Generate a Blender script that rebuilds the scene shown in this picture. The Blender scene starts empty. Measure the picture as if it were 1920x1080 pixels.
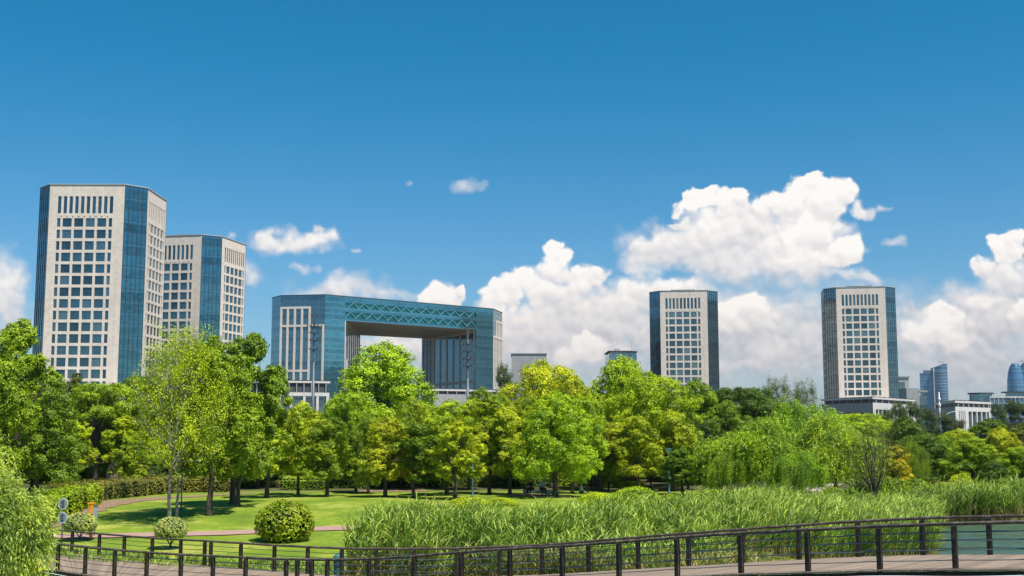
import bpy, bmesh, math, random
import numpy as np
from mathutils import Vector, Matrix

# ------------------------------------------------------------------ camera
S = bpy.context.scene
COL = S.collection
F = 2200.0                       # focal length in photograph pixels (1920 wide)
HOR = 800.0                      # horizon row in the photograph
CAMH = 5.5                       # camera height above the lawn
PITCH = math.atan((HOR - 540.0) / F)
cd = bpy.data.cameras.new('camera')
cam = bpy.data.objects.new('camera', cd)
COL.objects.link(cam)
cd.sensor_width = 36.0
cd.lens = 36.0 * F / 1920.0
cd.clip_start = 0.5
cd.clip_end = 30000.0
cam.location = (0, 0, CAMH)
cam.rotation_euler = (math.pi / 2 + PITCH, 0, 0)
S.camera = cam
S.render.resolution_x, S.render.resolution_y = 1024, 576
S.view_settings.view_transform = 'Standard'
S.view_settings.look = 'None'
S.view_settings.gamma = 1.0
S.view_settings.use_curve_mapping = False
S.view_settings.exposure = 0.45
S.cycles.use_denoising = True
S.cycles.max_bounces = 6
S.cycles.diffuse_bounces = 3
S.cycles.glossy_bounces = 3
S.cycles.transmission_bounces = 4
S.cycles.transparent_max_bounces = 6
S.cycles.volume_bounces = 0

SUN_EL, SUN_AZ = 61.0, 46.0      # elevation; azimuth clockwise of straight-behind the camera towards the right
CP, SP = math.cos(PITCH), math.sin(PITCH)

def ray(px, py):
    """world direction of a photograph pixel, scaled so that Y = 1"""
    h = (px - 960.0) / F
    v = (540.0 - py) / F
    y = CP - v * SP
    return h / y, (SP + v * CP) / y

def at(px, py, Y):
    """point on that pixel's ray at horizontal depth Y metres"""
    h, t = ray(px, py)
    return Vector((h * Y, Y, CAMH + t * Y))

def gx(px, Y, py=880):
    return ray(px, py)[0] * Y

# ------------------------------------------------------------------ world
W = bpy.data.worlds.new('World')
S.world = W
W.use_nodes = True
nt = W.node_tree
for n in list(nt.nodes):
    nt.nodes.remove(n)
ln = nt.links.new

def N(kind, **kw):
    n = nt.nodes.new(kind)
    for k, v in kw.items():
        setattr(n, k, v)
    return n

def M(op, a, b=None, c=None, clamp=False):
    n = N('ShaderNodeMath', operation=op, use_clamp=clamp)
    for i, v in enumerate((a, b, c)):
        if v is None:
            continue
        if isinstance(v, (int, float)):
            n.inputs[i].default_value = v
        else:
            ln(v, n.inputs[i])
    return n.outputs[0]

def V(op, a, b=None, c=None, scale=None):
    n = N('ShaderNodeVectorMath', operation=op)
    for i, v in enumerate((a, b, c)):
        if v is None:
            continue
        if isinstance(v, (tuple, list)):
            n.inputs[i].default_value = v
        else:
            ln(v, n.inputs[i])
    if scale is not None:
        if isinstance(scale, (int, float)):
            n.inputs['Scale'].default_value = scale
        else:
            ln(scale, n.inputs['Scale'])
    return n.outputs[1] if op in ('LENGTH', 'DOT_PRODUCT') else n.outputs[0]

def smooth(v, lo, hi, to0=0.0, to1=1.0):
    n = N('ShaderNodeMapRange', interpolation_type='SMOOTHSTEP')
    ln(v, n.inputs['Value'])
    for k, x in (('From Min', lo), ('From Max', hi), ('To Min', to0), ('To Max', to1)):
        n.inputs[k].default_value = x
    return n.outputs['Result']

def mixc(f, a, b, mode='MIX'):
    n = N('ShaderNodeMix', data_type='RGBA', blend_type=mode)
    for k, v in ((0, f), (6, a), (7, b)):
        if isinstance(v, (int, float)):
            n.inputs[k].default_value = v
        elif isinstance(v, (tuple, list)):
            n.inputs[k].default_value = (*v, 1.0) if len(v) == 3 else v
        else:
            ln(v, n.inputs[k])
    return n.outputs[2]

def mixf(f, a, b):
    n = N('ShaderNodeMix', data_type='FLOAT')
    for k, v in ((0, f), (2, a), (3, b)):
        if isinstance(v, (int, float)):
            n.inputs[k].default_value = v
        else:
            ln(v, n.inputs[k])
    return n.outputs[0]

def srgb(r, g, b):
    return tuple(((c / 255) / 12.92 if c / 255 <= 0.04045 else ((c / 255 + 0.055) / 1.055) ** 2.4) for c in (r, g, b))

tc = N('ShaderNodeTexCoord')
sky = N('ShaderNodeTexSky', sky_type='NISHITA', sun_disc=False)
sky.sun_elevation = math.radians(SUN_EL)
sky.sun_rotation = math.radians(180.0 - SUN_AZ)
sky.altitude = 0.0
sky.air_density = 1.0
sky.dust_density = 0.6
sky.ozone_density = 2.2
SKY_K = 0.096
sep = N('ShaderNodeSeparateXYZ')
ln(tc.outputs['Generated'], sep.inputs[0])
zz = sep.outputs[2]
# a humid summer sky: greener-blue overhead, greyer and paler towards the horizon
hz = smooth(zz, 0.0, 0.34)
tint = mixc(hz, (0.50, 0.70, 0.89), (0.08, 0.67, 0.88))
skyc = mixc(1.0, sky.outputs[0], tint, 'MULTIPLY')
bg_sky = N('ShaderNodeBackground')
ln(skyc, bg_sky.inputs[0])
bg_sky.inputs[1].default_value = SKY_K

wo = N('ShaderNodeOutputWorld')
ln(bg_sky.outputs[0], wo.inputs[0])

# ------------------------------------------------------------------ sun
sl = bpy.data.lights.new('sun', 'SUN')
sl.energy = 5.0
sl.angle = math.radians(0.53)
sl.color = (1.0, 0.955, 0.88)
sun = bpy.data.objects.new('sun', sl)
COL.objects.link(sun)
_e, _a = math.radians(SUN_EL), math.radians(SUN_AZ)
sd = Vector((math.cos(_e) * math.sin(_a), -math.cos(_e) * math.cos(_a), math.sin(_e)))   # towards the sun
sun.rotation_euler = sd.to_track_quat('Z', 'Y').to_euler()

# ------------------------------------------------------------------ clouds: a curved shell of sky 9 km out, cut into panels so
# that each panel's procedural material only holds the clouds that reach it
# (px, py, rx, ry, edge softness, brightness, opacity, erosion)
CL = [
    # broad soft bases and haze banks first
    (1000, 690, 330, 75, 0.9, 0.50, 0.75, 0.3),
    (1450, 640, 430, 130, 0.8, 0.52, 0.92, 0.3),
    (1830, 680, 230, 95, 0.8, 0.44, 0.9, 0.3),
    (1290, 600, 210, 70, 0.7, 0.56, 0.95, 0.4),
    (0, 535, 62, 80, 0.7, 0.76, 0.95, 0.6), (20, 600, 60, 60, 0.9, 0.55, 0.8, 0.5),
    (462, 512, 26, 30, 0.8, 0.78, 0.8, 0.6),
    # thin clouds at the left
    (740, 650, 120, 46, 0.8, 0.80, 0.95, 0.4), (655, 540, 95, 32, 0.8, 0.74, 0.85, 0.6), (600, 548, 60, 20, 0.9, 0.66, 0.7, 0.5), (735, 552, 56, 16, 0.9, 0.64, 0.6, 0.5),
    (552, 500, 24, 9, 0.9, 0.7, 0.6, 0.5), (588, 501, 14, 7, 0.9, 0.7, 0.45, 0.5),
    (556, 456, 94, 28, 0.6, 0.80, 0.95, 0.6), (510, 440, 22, 24, 0.6, 0.82, 0.9, 0.7), (610, 448, 30, 20, 0.6, 0.8, 0.9, 0.8), (604, 430, 10, 12, 0.7, 0.8, 0.8, 0.6), (668, 462, 9, 7, 0.8, 0.8, 0.6, 0.6),
    (876, 350, 34, 17, 0.8, 0.72, 0.75, 0.9), (770, 343, 12, 8, 0.9, 0.6, 0.35, 0.6), (430, 440, 14, 8, 0.9, 0.7, 0.5, 0.6),
    # behind the arch
    (832, 562, 56, 42, 0.22, 0.88, 1.0, 0.7), (858, 540, 18, 20, 0.25, 0.95, 1.0, 0.6), (800, 566, 26, 18, 0.3, 0.86, 1.0, 0.6),
    # middle bank
    (1000, 620, 120, 70, 0.4, 0.66, 1.0, 0.6), (1110, 600, 120, 70, 0.4, 0.62, 1.0, 0.6),
    (945, 545, 48, 42, 0.2, 0.92, 1.0, 0.8), (985, 520, 34, 28, 0.25, 0.92, 1.0, 0.7), (1010, 545, 52, 40, 0.4, 0.84, 1.0, 0.6),
    (1095, 525, 56, 34, 0.3, 0.80, 1.0, 0.7), (1060, 550, 60, 34, 0.5, 0.74, 1.0, 0.5), (1135, 510, 20, 18, 0.4, 0.85, 1.0, 0.6),
    (1042, 484, 30, 30, 0.25, 0.96, 1.0, 0.5), (1046, 460, 16, 15, 0.3, 1.0, 1.0, 0.4), (1040, 510, 44, 22, 0.5, 0.86, 1.0, 0.4),
    (1200, 550, 80, 34, 0.5, 0.74, 1.0, 0.6), (1270, 545, 60, 26, 0.5, 0.74, 1.0, 0.6), (1160, 575, 80, 34, 0.6, 0.70, 1.0, 0.5),
    (930, 600, 40, 50, 0.4, 0.78, 1.0, 0.5),
    # great cumulus, shaded body
    (1330, 465, 190, 62, 0.5, 0.66, 1.0, 0.6), (1400, 430, 140, 70, 0.5, 0.68, 1.0, 0.6), (1500, 470, 130, 70, 0.45, 0.70, 1.0, 0.6),
    (1220, 480, 60, 34, 0.6, 0.66, 0.95, 0.6), (1440, 500, 170, 40, 0.8, 0.62, 0.9, 0.4),
    # its bright heads
    (1310, 378, 45, 32, 0.16, 1.02, 1.0, 0.6), (1288, 362, 20, 18, 0.2, 1.05, 1.0, 0.5), (1370, 382, 54, 28, 0.25, 0.95, 1.0, 0.7), (1395, 368, 22, 16, 0.25, 0.98, 1.0, 0.5), (1275, 420, 22, 12, 0.5, 0.9, 0.9, 0.5),
    (1360, 420, 90, 32, 0.7, 0.76, 1.0, 0.5),
    (1510, 385, 92, 56, 0.18, 0.88, 1.0, 0.8), (1510, 348, 48, 32, 0.18, 0.97, 1.0, 0.7), (1565, 365, 48, 40, 0.2, 0.94, 1.0, 0.8), (1470, 380, 36, 32, 0.3, 0.92, 1.0, 0.6), (1612, 395, 34, 22, 0.4, 0.84, 0.95, 0.8), (1640, 392, 16, 12, 0.6, 0.8, 0.8, 0.8), (1665, 386, 22, 9, 0.8, 0.75, 0.7, 0.9),
    (1520, 432, 70, 30, 0.5, 0.78, 1.0, 0.5), (1520, 440, 50, 34, 0.3, 0.92, 1.0, 0.6), (1590, 478, 48, 34, 0.25, 0.86, 1.0, 0.7), (1500, 490, 70, 36, 0.5, 0.78, 1.0, 0.6), (1600, 515, 34, 20, 0.7, 0.70, 0.8, 0.6),
    (1330, 440, 50, 26, 0.6, 0.82, 0.9, 0.6), (1220, 458, 36, 24, 0.5, 0.78, 1.0, 0.7), (1200, 500, 50, 26, 0.7, 0.74, 0.8, 0.5),
    # wisps
    (1672, 455, 22, 12, 0.9, 0.65, 0.6, 0.9), (1636, 522, 26, 14, 0.8, 0.7, 0.75, 0.8), (1500, 575, 30, 14, 0.9, 0.7, 0.5, 0.8),
    # lower middle
    (1400, 575, 60, 34, 0.3, 0.86, 1.0, 0.7), (1370, 600, 46, 34, 0.5, 0.8, 1.0, 0.6), (1440, 600, 50, 24, 0.7, 0.72, 0.9, 0.6),
    (1100, 650, 44, 28, 0.35, 0.92, 1.0, 0.7), (1075, 668, 34, 22, 0.5, 0.88, 1.0, 0.6), (1150, 655, 40, 22, 0.7, 0.76, 0.9, 0.6),
    (1460, 650, 60, 26, 0.8, 0.74, 0.8, 0.7), (1400, 680, 60, 20, 0.9, 0.72, 0.7, 0.6),
    # right bank
    (1860, 590, 130, 80, 0.6, 0.55, 1.0, 0.5), (1720, 590, 60, 26, 0.9, 0.55, 0.8, 0.4),
    (1770, 600, 56, 34, 0.3, 0.86, 1.0, 0.8), (1775, 580, 26, 22, 0.3, 0.92, 1.0, 0.6), (1735, 625, 50, 34, 0.5, 0.88, 1.0, 0.7), (1790, 640, 60, 28, 0.6, 0.82, 0.9, 0.6), (1845, 570, 30, 22, 0.6, 0.76, 0.9, 0.8),
    (1890, 470, 50, 44, 0.2, 0.92, 1.0, 0.8), (1850, 500, 28, 24, 0.3, 0.86, 1.0, 0.8), (1905, 448, 34, 24, 0.25, 0.96, 1.0, 0.6), (1880, 520, 60, 44, 0.6, 0.66, 1.0, 0.5), (1910, 580, 30, 34, 0.4, 0.84, 1.0, 0.6),
]


def noise(vec, scale, detail, rough, lac=2.0, off=(0, 0, 0)):
    n = N('ShaderNodeTexNoise', noise_dimensions='2D')
    n.inputs['Scale'].default_value = scale
    n.inputs['Detail'].default_value = detail
    n.inputs['Roughness'].default_value = rough
    n.inputs['Lacunarity'].default_value = lac
    ln(V('ADD', vec, off) if any(off) else vec, n.inputs['Vector'])
    return n

def puff(vec):
    n = N('ShaderNodeTexVoronoi', voronoi_dimensions='2D', feature='SMOOTH_F1')
    n.inputs['Scale'].default_value = 1 / 52.0
    n.inputs['Detail'].default_value = 1.4
    n.inputs['Roughness'].default_value = 0.55
    n.inputs['Lacunarity'].default_value = 2.4
    n.inputs['Smoothness'].default_value = 0.45
    ln(vec, n.inputs['Vector'])
    return n.outputs['Distance']

def cloud_material(blobs):
    global nt, ln
    m = bpy.data.materials.new('cloud_sky')
    m.use_nodes = True
    m.cycles.emission_sampling = 'NONE'
    nt = m.node_tree
    nt.nodes.clear()
    ln = nt.links.new
    out = N('ShaderNodeOutputMaterial')
    tr = N('ShaderNodeBsdfTransparent')
    if not blobs:
        ln(tr.outputs[0], out.inputs[0])
        return m
    geo = N('ShaderNodeNewGeometry')
    sep = N('ShaderNodeSeparateXYZ')
    ln(geo.outputs['Position'], sep.inputs[0])
    inv = M('DIVIDE', F, M('ABSOLUTE', sep.outputs[1]))
    wraw = M('MULTIPLY', M('SUBTRACT', sep.outputs[2], CAMH), inv)
    cmb = N('ShaderNodeCombineXYZ')
    ln(M('MULTIPLY', sep.outputs[0], inv), cmb.inputs[0])
    ln(wraw, cmb.inputs[1])
    P0 = cmb.outputs[0]
    w1 = noise(P0, 1 / 66.0, 4.5, 0.47)
    wv = V('SUBTRACT', w1.outputs['Color'], (0.5, 0.5, 0.5))
    wv2 = V('MULTIPLY', wv, (80, 62, 0))
    PW = V('ADD', P0, wv2)
    pws = V('MULTIPLY_ADD', wv, (26, 26, 0), P0)
    v0 = puff(pws)
    v1 = puff(V('ADD', pws, (4, 12, 0)))
    bump = M('SUBTRACT', v1, v0)  # relief shading from the light side, painted into the cloud tone
    ero = M('MULTIPLY_ADD', v0, 0.55, -0.22)
    sepw = N('ShaderNodeSeparateXYZ')
    ln(PW, sepw.inputs[0])
    WS = M('MULTIPLY_ADD', M('SUBTRACT', sepw.outputs[1], wraw), 0.12, wraw)
    A, SH = 0.0, 0.6
    for (cx, cy, rx, ry, ed, br, op, er) in blobs:
        h, t = ray(cx, cy)
        sx, sy = 1.0 / rx, 1.0 / ry
        q = V('MULTIPLY_ADD', PW, (sx, sy, 0), (-h * F * sx, -t * F * sy, 0))
        d = M('MULTIPLY_ADD', ero, er, V('LENGTH', q))
        mk = smooth(d, 1.0 - ed, 1.0 + ed * 0.35, op, 0.0)
        k = 0.26 if op > 0.94 and ed < 0.6 else 0.16
        sh = M('MULTIPLY_ADD', WS, k * sy, br - k * t * F * sy)  # lit top and grey underside painted into each cloud
        SH = mixf(mk, SH, sh)
        A = mixf(mk, A, 1.0)
    SHb = M('MULTIPLY_ADD', bump, 0.30, M('ADD', SH, 0.06))
    ramp = N('ShaderNodeValToRGB')
    ln(SHb, ramp.inputs[0])
    els = ramp.color_ramp.elements
    stops = [(0.20, srgb(172, 179, 191)), (0.45, srgb(201, 204, 211)), (0.66, srgb(226, 225, 227)), (0.84, srgb(243, 239, 237)), (1.0, srgb(255, 252, 248))]
    els[0].position, els[0].color = stops[0][0], (*stops[0][1], 1)
    els[1].position, els[1].color = stops[-1][0], (*stops[-1][1], 1)
    for p, c in stops[1:-1]:
        e = els.new(p)
        e.color = (*c, 1)
    cc = mixc(smooth(wraw, 60.0, 320.0), (0.94, 0.89, 0.86), (1.0, 1.0, 1.0))     # warm haze tint painted into the low cloud
    cc = mixc(1.0, ramp.outputs[0], cc, 'MULTIPLY')
    cc = mixc(smooth(wraw, 0.0, 230.0, 0.42, 0.0), cc, srgb(176, 183, 198))  # blue-grey haze mixed into the cloud colour near the horizon
    em = N('ShaderNodeEmission')
    ln(cc, em.inputs[0])
    em.inputs[1].default_value = 1.0 / 2 ** S.view_settings.exposure
    ms = N('ShaderNodeMixShader')
    ln(M('MULTIPLY_ADD', SH, 1e-7, A, clamp=True), ms.inputs[0])
    ln(tr.outputs[0], ms.inputs[1])
    ln(em.outputs[0], ms.inputs[2])
    ln(ms.outputs[0], out.inputs[0])
    return m

def build_cloud_sky():
    R = 9000.0
    me = bpy.data.meshes.new('sky')
    xs = np.linspace(-1250, 1250, 11)
    ys = [-60, 140, 300, 520]
    sub = 8
    verts, faces, mats = [], [], []
    for i in range(len(xs) - 1):
        for j in range(len(ys) - 1):
            x0, x1, y0, y1 = xs[i], xs[i + 1], ys[j], ys[j + 1]
            bl = []
            for b in CL:
                h, t = ray(b[0], b[1])
                cx, cy = h * F, t * F
                mx, my = b[2] * 1.5 + 34, b[3] * 1.5 + 28
                if cx + mx > x0 and cx - mx < x1 and cy + my > y0 and cy - my < y1:
                    bl.append(b)
            if not bl:
                continue
            me.materials.append(cloud_material(bl))
            k = len(me.materials) - 1
            b0 = len(verts)
            for a in range(sub + 1):
                u = (x0 + (x1 - x0) * a / sub) / F
                c = 1 / math.sqrt(1 + u * u)
                for w_ in (y0 / F, y1 / F):
                    verts.append((R * u * c, R * c, CAMH + R * c * w_))
            for a in range(sub):
                p = b0 + 2 * a
                faces.append((p, p + 2, p + 3, p + 1))
                mats.append(k)
            b1 = len(verts)                       # mirrored clouds added behind the camera for the glass reflections
            verts += [(x, -y, z) for x, y, z in verts[b0:b1]]
            for a in range(sub):
                p = b1 + 2 * a
                faces.append((p, p + 1, p + 3, p + 2))
                mats.append(k)
    me.from_pydata(verts, [], faces)
    me.polygons.foreach_set('material_index', mats)
    o = bpy.data.objects.new('sky', me)
    COL.objects.link(o)
    o['kind'] = 'structure'
    o.visible_shadow = True

build_cloud_sky()

# ------------------------------------------------------------------ helpers
PI = math.pi

def new_mat(name):
    global nt, ln
    m = bpy.data.materials.new(name)
    m.use_nodes = True
    nt = m.node_tree
    nt.nodes.clear()
    ln = nt.links.new
    return m

def setin(n, **kw):
    for k, v in kw.items():
        k = k.replace('_', ' ')
        if isinstance(v, (int, float)):
            n.inputs[k].default_value = v
        elif isinstance(v, tuple):
            n.inputs[k].default_value = (*v, 1.0) if len(v) == 3 and n.inputs[k].type == 'RGBA' else v
        else:
            ln(v, n.inputs[k])

def principled(**kw):
    b = N('ShaderNodeBsdfPrincipled')
    setin(b, **kw)
    o = N('ShaderNodeOutputMaterial')
    ln(b.outputs[0], o.inputs[0])
    return b

def bumpn(h, strength=0.4, dist=0.02):
    b = N('ShaderNodeBump')
    b.inputs['Strength'].default_value = strength
    b.inputs['Distance'].default_value = dist
    ln(h, b.inputs['Height'])
    return b.outputs[0]

def tnoise(vec, scale, detail=3.0, rough=0.5, dims='3D'):
    n = N('ShaderNodeTexNoise', noise_dimensions=dims)
    setin(n, Scale=scale, Detail=detail, Roughness=rough)
    if vec is not None:
        ln(vec, n.inputs['Vector'])
    return n.outputs[0]

def ramp2(v, *stops):
    r = N('ShaderNodeValToRGB')
    ln(v, r.inputs[0])
    e = r.color_ramp.elements
    e[0].position, e[0].color = stops[0][0], (*stops[0][1], 1)
    e[1].position, e[1].color = stops[-1][0], (*stops[-1][1], 1)
    for p, c in stops[1:-1]:
        x = e.new(p)
        x.color = (*c, 1)
    return r.outputs[0]

def plain(name, col, rough=0.6, metal=0.0, var=0.12, scale=3.0, bump=0.0):
    m = new_mat(name)
    pos = N('ShaderNodeNewGeometry').outputs['Position']
    n = tnoise(pos, scale, 4, 0.6)
    c = mixc(n, tuple(x * (1 - var) for x in col), tuple(min(1, x * (1 + var)) for x in col))
    kw = dict(Base_Color=c, Roughness=rough, Metallic=metal)
    if bump:
        kw['Normal'] = bumpn(n, bump)
    principled(**kw)
    return m

class MB:
    """collects quads / polygons with material slots and metre UVs"""
    def __init__(s):
        s.v, s.f, s.m = [], [], []
    def poly(s, pts, mi=0):
        b = len(s.v)
        s.v.extend(tuple(p) for p in pts)
        s.f.append(tuple(range(b, b + len(pts))))
        s.m.append(mi)
    def box(s, c, sz, rz=0.0, mi=0):
        cx, cy, cz = c
        hx, hy, hz = sz[0] / 2, sz[1] / 2, sz[2] / 2
        cs, sn = math.cos(rz), math.sin(rz)
        P = []
        for dz in (-hz, hz):
            for dx, dy in ((-hx, -hy), (hx, -hy), (hx, hy), (-hx, hy)):
                P.append((cx + dx * cs - dy * sn, cy + dx * sn + dy * cs, cz + dz))
        b = len(s.v)
        s.v.extend(P)
        for q in ((0, 3, 2, 1), (4, 5, 6, 7), (0, 1, 5, 4), (1, 2, 6, 5), (2, 3, 7, 6), (3, 0, 4, 7)):
            s.f.append(tuple(b + i for i in q))
            s.m.append(mi)
    def prism(s, pts, z0, z1, mi=0, cap=True, capmi=None):
        """counter-clockwise plan polygon, extruded"""
        n = len(pts)
        for i in range(n):
            a, b = pts[i], pts[(i + 1) % n]
            s.poly([(a[0], a[1], z0), (b[0], b[1], z0), (b[0], b[1], z1), (a[0], a[1], z1)], mi)
        if cap:
            k = mi if capmi is None else capmi
            s.poly([(p[0], p[1], z1) for p in pts], k)
            s.poly([(p[0], p[1], z0) for p in reversed(pts)], k)
    def tube(s, pts, rad, n=7, mi=0, cap=True):
        pts = [Vector(p) for p in pts]
        if isinstance(rad, (int, float)):
            rad = [rad] * len(pts)
        rings = []
        up = Vector((0.3, 0.2, 1)).normalized()
        for i, p in enumerate(pts):
            d = (pts[min(i + 1, len(pts) - 1)] - pts[max(i - 1, 0)]).normalized()
            a = d.cross(up if abs(d.dot(up)) < 0.95 else Vector((1, 0, 0))).normalized()
            if i and a.dot(prev) < 0:
                a = -a
            prev = a
            b = d.cross(a)
            k = len(s.v)
            for j in range(n):
                t = 2 * PI * j / n
                s.v.append(tuple(p + (a * math.cos(t) + b * math.sin(t)) * rad[i]))
            rings.append(k)
        for i in range(len(rings) - 1):
            for j in range(n):
                a, b = rings[i] + j, rings[i] + (j + 1) % n
                c, d = rings[i + 1] + (j + 1) % n, rings[i + 1] + j
                s.f.append((a, b, c, d))
                s.m.append(mi)
        if cap:
            s.f.append(tuple(reversed(range(rings[0], rings[0] + n))))
            s.m.append(mi)
            s.f.append(tuple(range(rings[-1], rings[-1] + n)))
            s.m.append(mi)
    def bar(s, a, b, w, h, mi=0):
        """rectangular bar from a to b: w across (horizontal), h tall"""
        a, b = Vector(a), Vector(b)
        d = (b - a).normalized()
        side = d.cross(Vector((0, 0, 1)))
        side = side.normalized() if side.length > 1e-4 else Vector((1, 0, 0))
        up = side.cross(d)
        P = []
        for p in (a, b):
            for i, j in ((-1, -1), (1, -1), (1, 1), (-1, 1)):
                P.append(tuple(p + side * (w / 2 * i) + up * (h / 2 * j)))
        k = len(s.v)
        s.v.extend(P)
        for q in ((0, 3, 2, 1), (4, 5, 6, 7), (0, 1, 5, 4), (1, 2, 6, 5), (2, 3, 7, 6), (3, 0, 4, 7)):
            s.f.append(tuple(k + i for i in q))
            s.m.append(mi)
    def lathe(s, prof, c=(0, 0, 0), n=16, mi=0):
        k0 = len(s.v)
        for r, z in prof:
            for j in range(n):
                t = 2 * PI * j / n
                s.v.append((c[0] + r * math.cos(t), c[1] + r * math.sin(t), c[2] + z))
        for i in range(len(prof) - 1):
            for j in range(n):
                a, b = k0 + i * n + j, k0 + i * n + (j + 1) % n
                s.f.append((a, b, b + n, a + n))
                s.m.append(mi)
        s.f.append(tuple(reversed(range(k0, k0 + n))))
        s.m.append(mi)
        e = k0 + (len(prof) - 1) * n
        s.f.append(tuple(range(e, e + n)))
        s.m.append(mi)
    def mesh(s, name, mats, smooth=False, uv=False):
        me = bpy.data.meshes.new(name)
        me.from_pydata(s.v, [], s.f)
        for m in (mats if isinstance(mats, (list, tuple)) else [mats]):
            me.materials.append(m)
        me.polygons.foreach_set('material_index', s.m)
        if smooth:
            me.polygons.foreach_set('use_smooth', [True] * len(s.f))
        if uv:
            L = me.uv_layers.new(name='uv')
            for p in me.polygons:
                n = p.normal
                if abs(n.z) > 0.7:
                    for li in p.loop_indices:
                        c = me.vertices[me.loops[li].vertex_index].co
                        L.data[li].uv = (c.x, c.y)
                else:
                    t = Vector((-n.y, n.x, 0)).normalized()
                    for li in p.loop_indices:
                        c = me.vertices[me.loops[li].vertex_index].co
                        L.data[li].uv = (t.dot(c), c.z)
        me.update()
        return me

def link(name, me, parent=None, loc=None, rz=0.0):
    o = bpy.data.objects.new(name, me)
    COL.objects.link(o)
    if parent is not None:
        o.parent = parent
    if loc is not None:
        o.location = loc
    if rz:
        o.rotation_euler = (0, 0, rz)
    return o

def part(name, mb, mats, parent=None, smooth=False, uv=False):
    return link(name, mb.mesh(name, mats, smooth, uv), parent)

def tag(o, label=None, cat=None, group=None, kind=None):
    if label: o['label'] = label
    if cat: o['category'] = cat
    if group: o['group'] = group
    if kind: o['kind'] = kind
    return o

def thing(name, label, cat, loc=(0, 0, 0), rz=0.0, group=None):
    o = bpy.data.objects.new(name, None)
    o.empty_display_size = 0.3
    COL.objects.link(o)
    o.location = loc
    o.rotation_euler = (0, 0, rz)
    return tag(o, label, cat, group)

def np_mesh(name, verts, faces, mats, mi=None, col=None):
    """verts (n,3), faces (m,4) numpy quads"""
    me = bpy.data.meshes.new(name)
    n, m = len(verts), len(faces)
    me.vertices.add(n)
    me.vertices.foreach_set('co', np.ascontiguousarray(verts, dtype=np.float32).ravel())
    me.loops.add(m * 4)
    me.loops.foreach_set('vertex_index', np.ascontiguousarray(faces, dtype=np.int32).ravel())
    me.polygons.add(m)
    me.polygons.foreach_set('loop_start', np.arange(0, m * 4, 4, dtype=np.int32))
    me.polygons.foreach_set('loop_total', np.full(m, 4, dtype=np.int32))
    for x in (mats if isinstance(mats, (list, tuple)) else [mats]):
        me.materials.append(x)
    if mi is not None:
        me.polygons.foreach_set('material_index', np.asarray(mi, dtype=np.int32))
    if col is not None:
        a = me.attributes.new('tone', 'FLOAT', 'FACE')
        a.data.foreach_set('value', np.asarray(col, dtype=np.float32))
    me.update(calc_edges=True)
    return me

def copy_tree(o, parent=None):
    c = o.copy()
    COL.objects.link(c)
    if parent is not None:
        c.parent = parent
    for ch in list(o.children):
        copy_tree(ch, c)
    return c

# ------------------------------------------------------------------ building materials
def uvn():
    return N('ShaderNodeUVMap').outputs[0]

def grid_lines(uv, px, py, w, jitter=None):
    """1 on the joints of a px x py metre grid"""
    sp = N('ShaderNodeSeparateXYZ')
    ln(uv, sp.inputs[0])
    a = M('PINGPONG', sp.outputs[0], px / 2)
    b = M('PINGPONG', sp.outputs[1], py / 2)
    return M('MAXIMUM', M('LESS_THAN', a, w / 2), M('LESS_THAN', b, w / 2)), sp

def mat_stone(name='pale_stone', col=(0.80, 0.665, 0.555)):
    m = new_mat(name)
    uv = uvn()
    g, sp = grid_lines(uv, 1.2, 0.9, 0.07)
    fl = V('FLOOR', V('DIVIDE', V('ADD', uv, (0.6, 0.45, 0)), (1.2, 0.9, 1)))
    wn = N('ShaderNodeTexWhiteNoise', noise_dimensions='2D')
    ln(fl, wn.inputs[0])
    big = tnoise(uv, 0.05, 4, 0.6, '2D')
    streak = tnoise(V('MULTIPLY', uv, (0.9, 0.03, 1)), 1.0, 4, 0.6, '2D')
    v = M('MULTIPLY_ADD', wn.outputs[0], 0.14, M('MULTIPLY_ADD', big, 0.22, M('MULTIPLY_ADD', streak, 0.2, 0.66)))
    c = mixc(1.0, col, v, 'MULTIPLY')
    c = mixc(M('MULTIPLY', g, 0.35), c, tuple(x * 0.45 for x in col))
    principled(Base_Color=c, Roughness=0.75)
    return m

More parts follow.
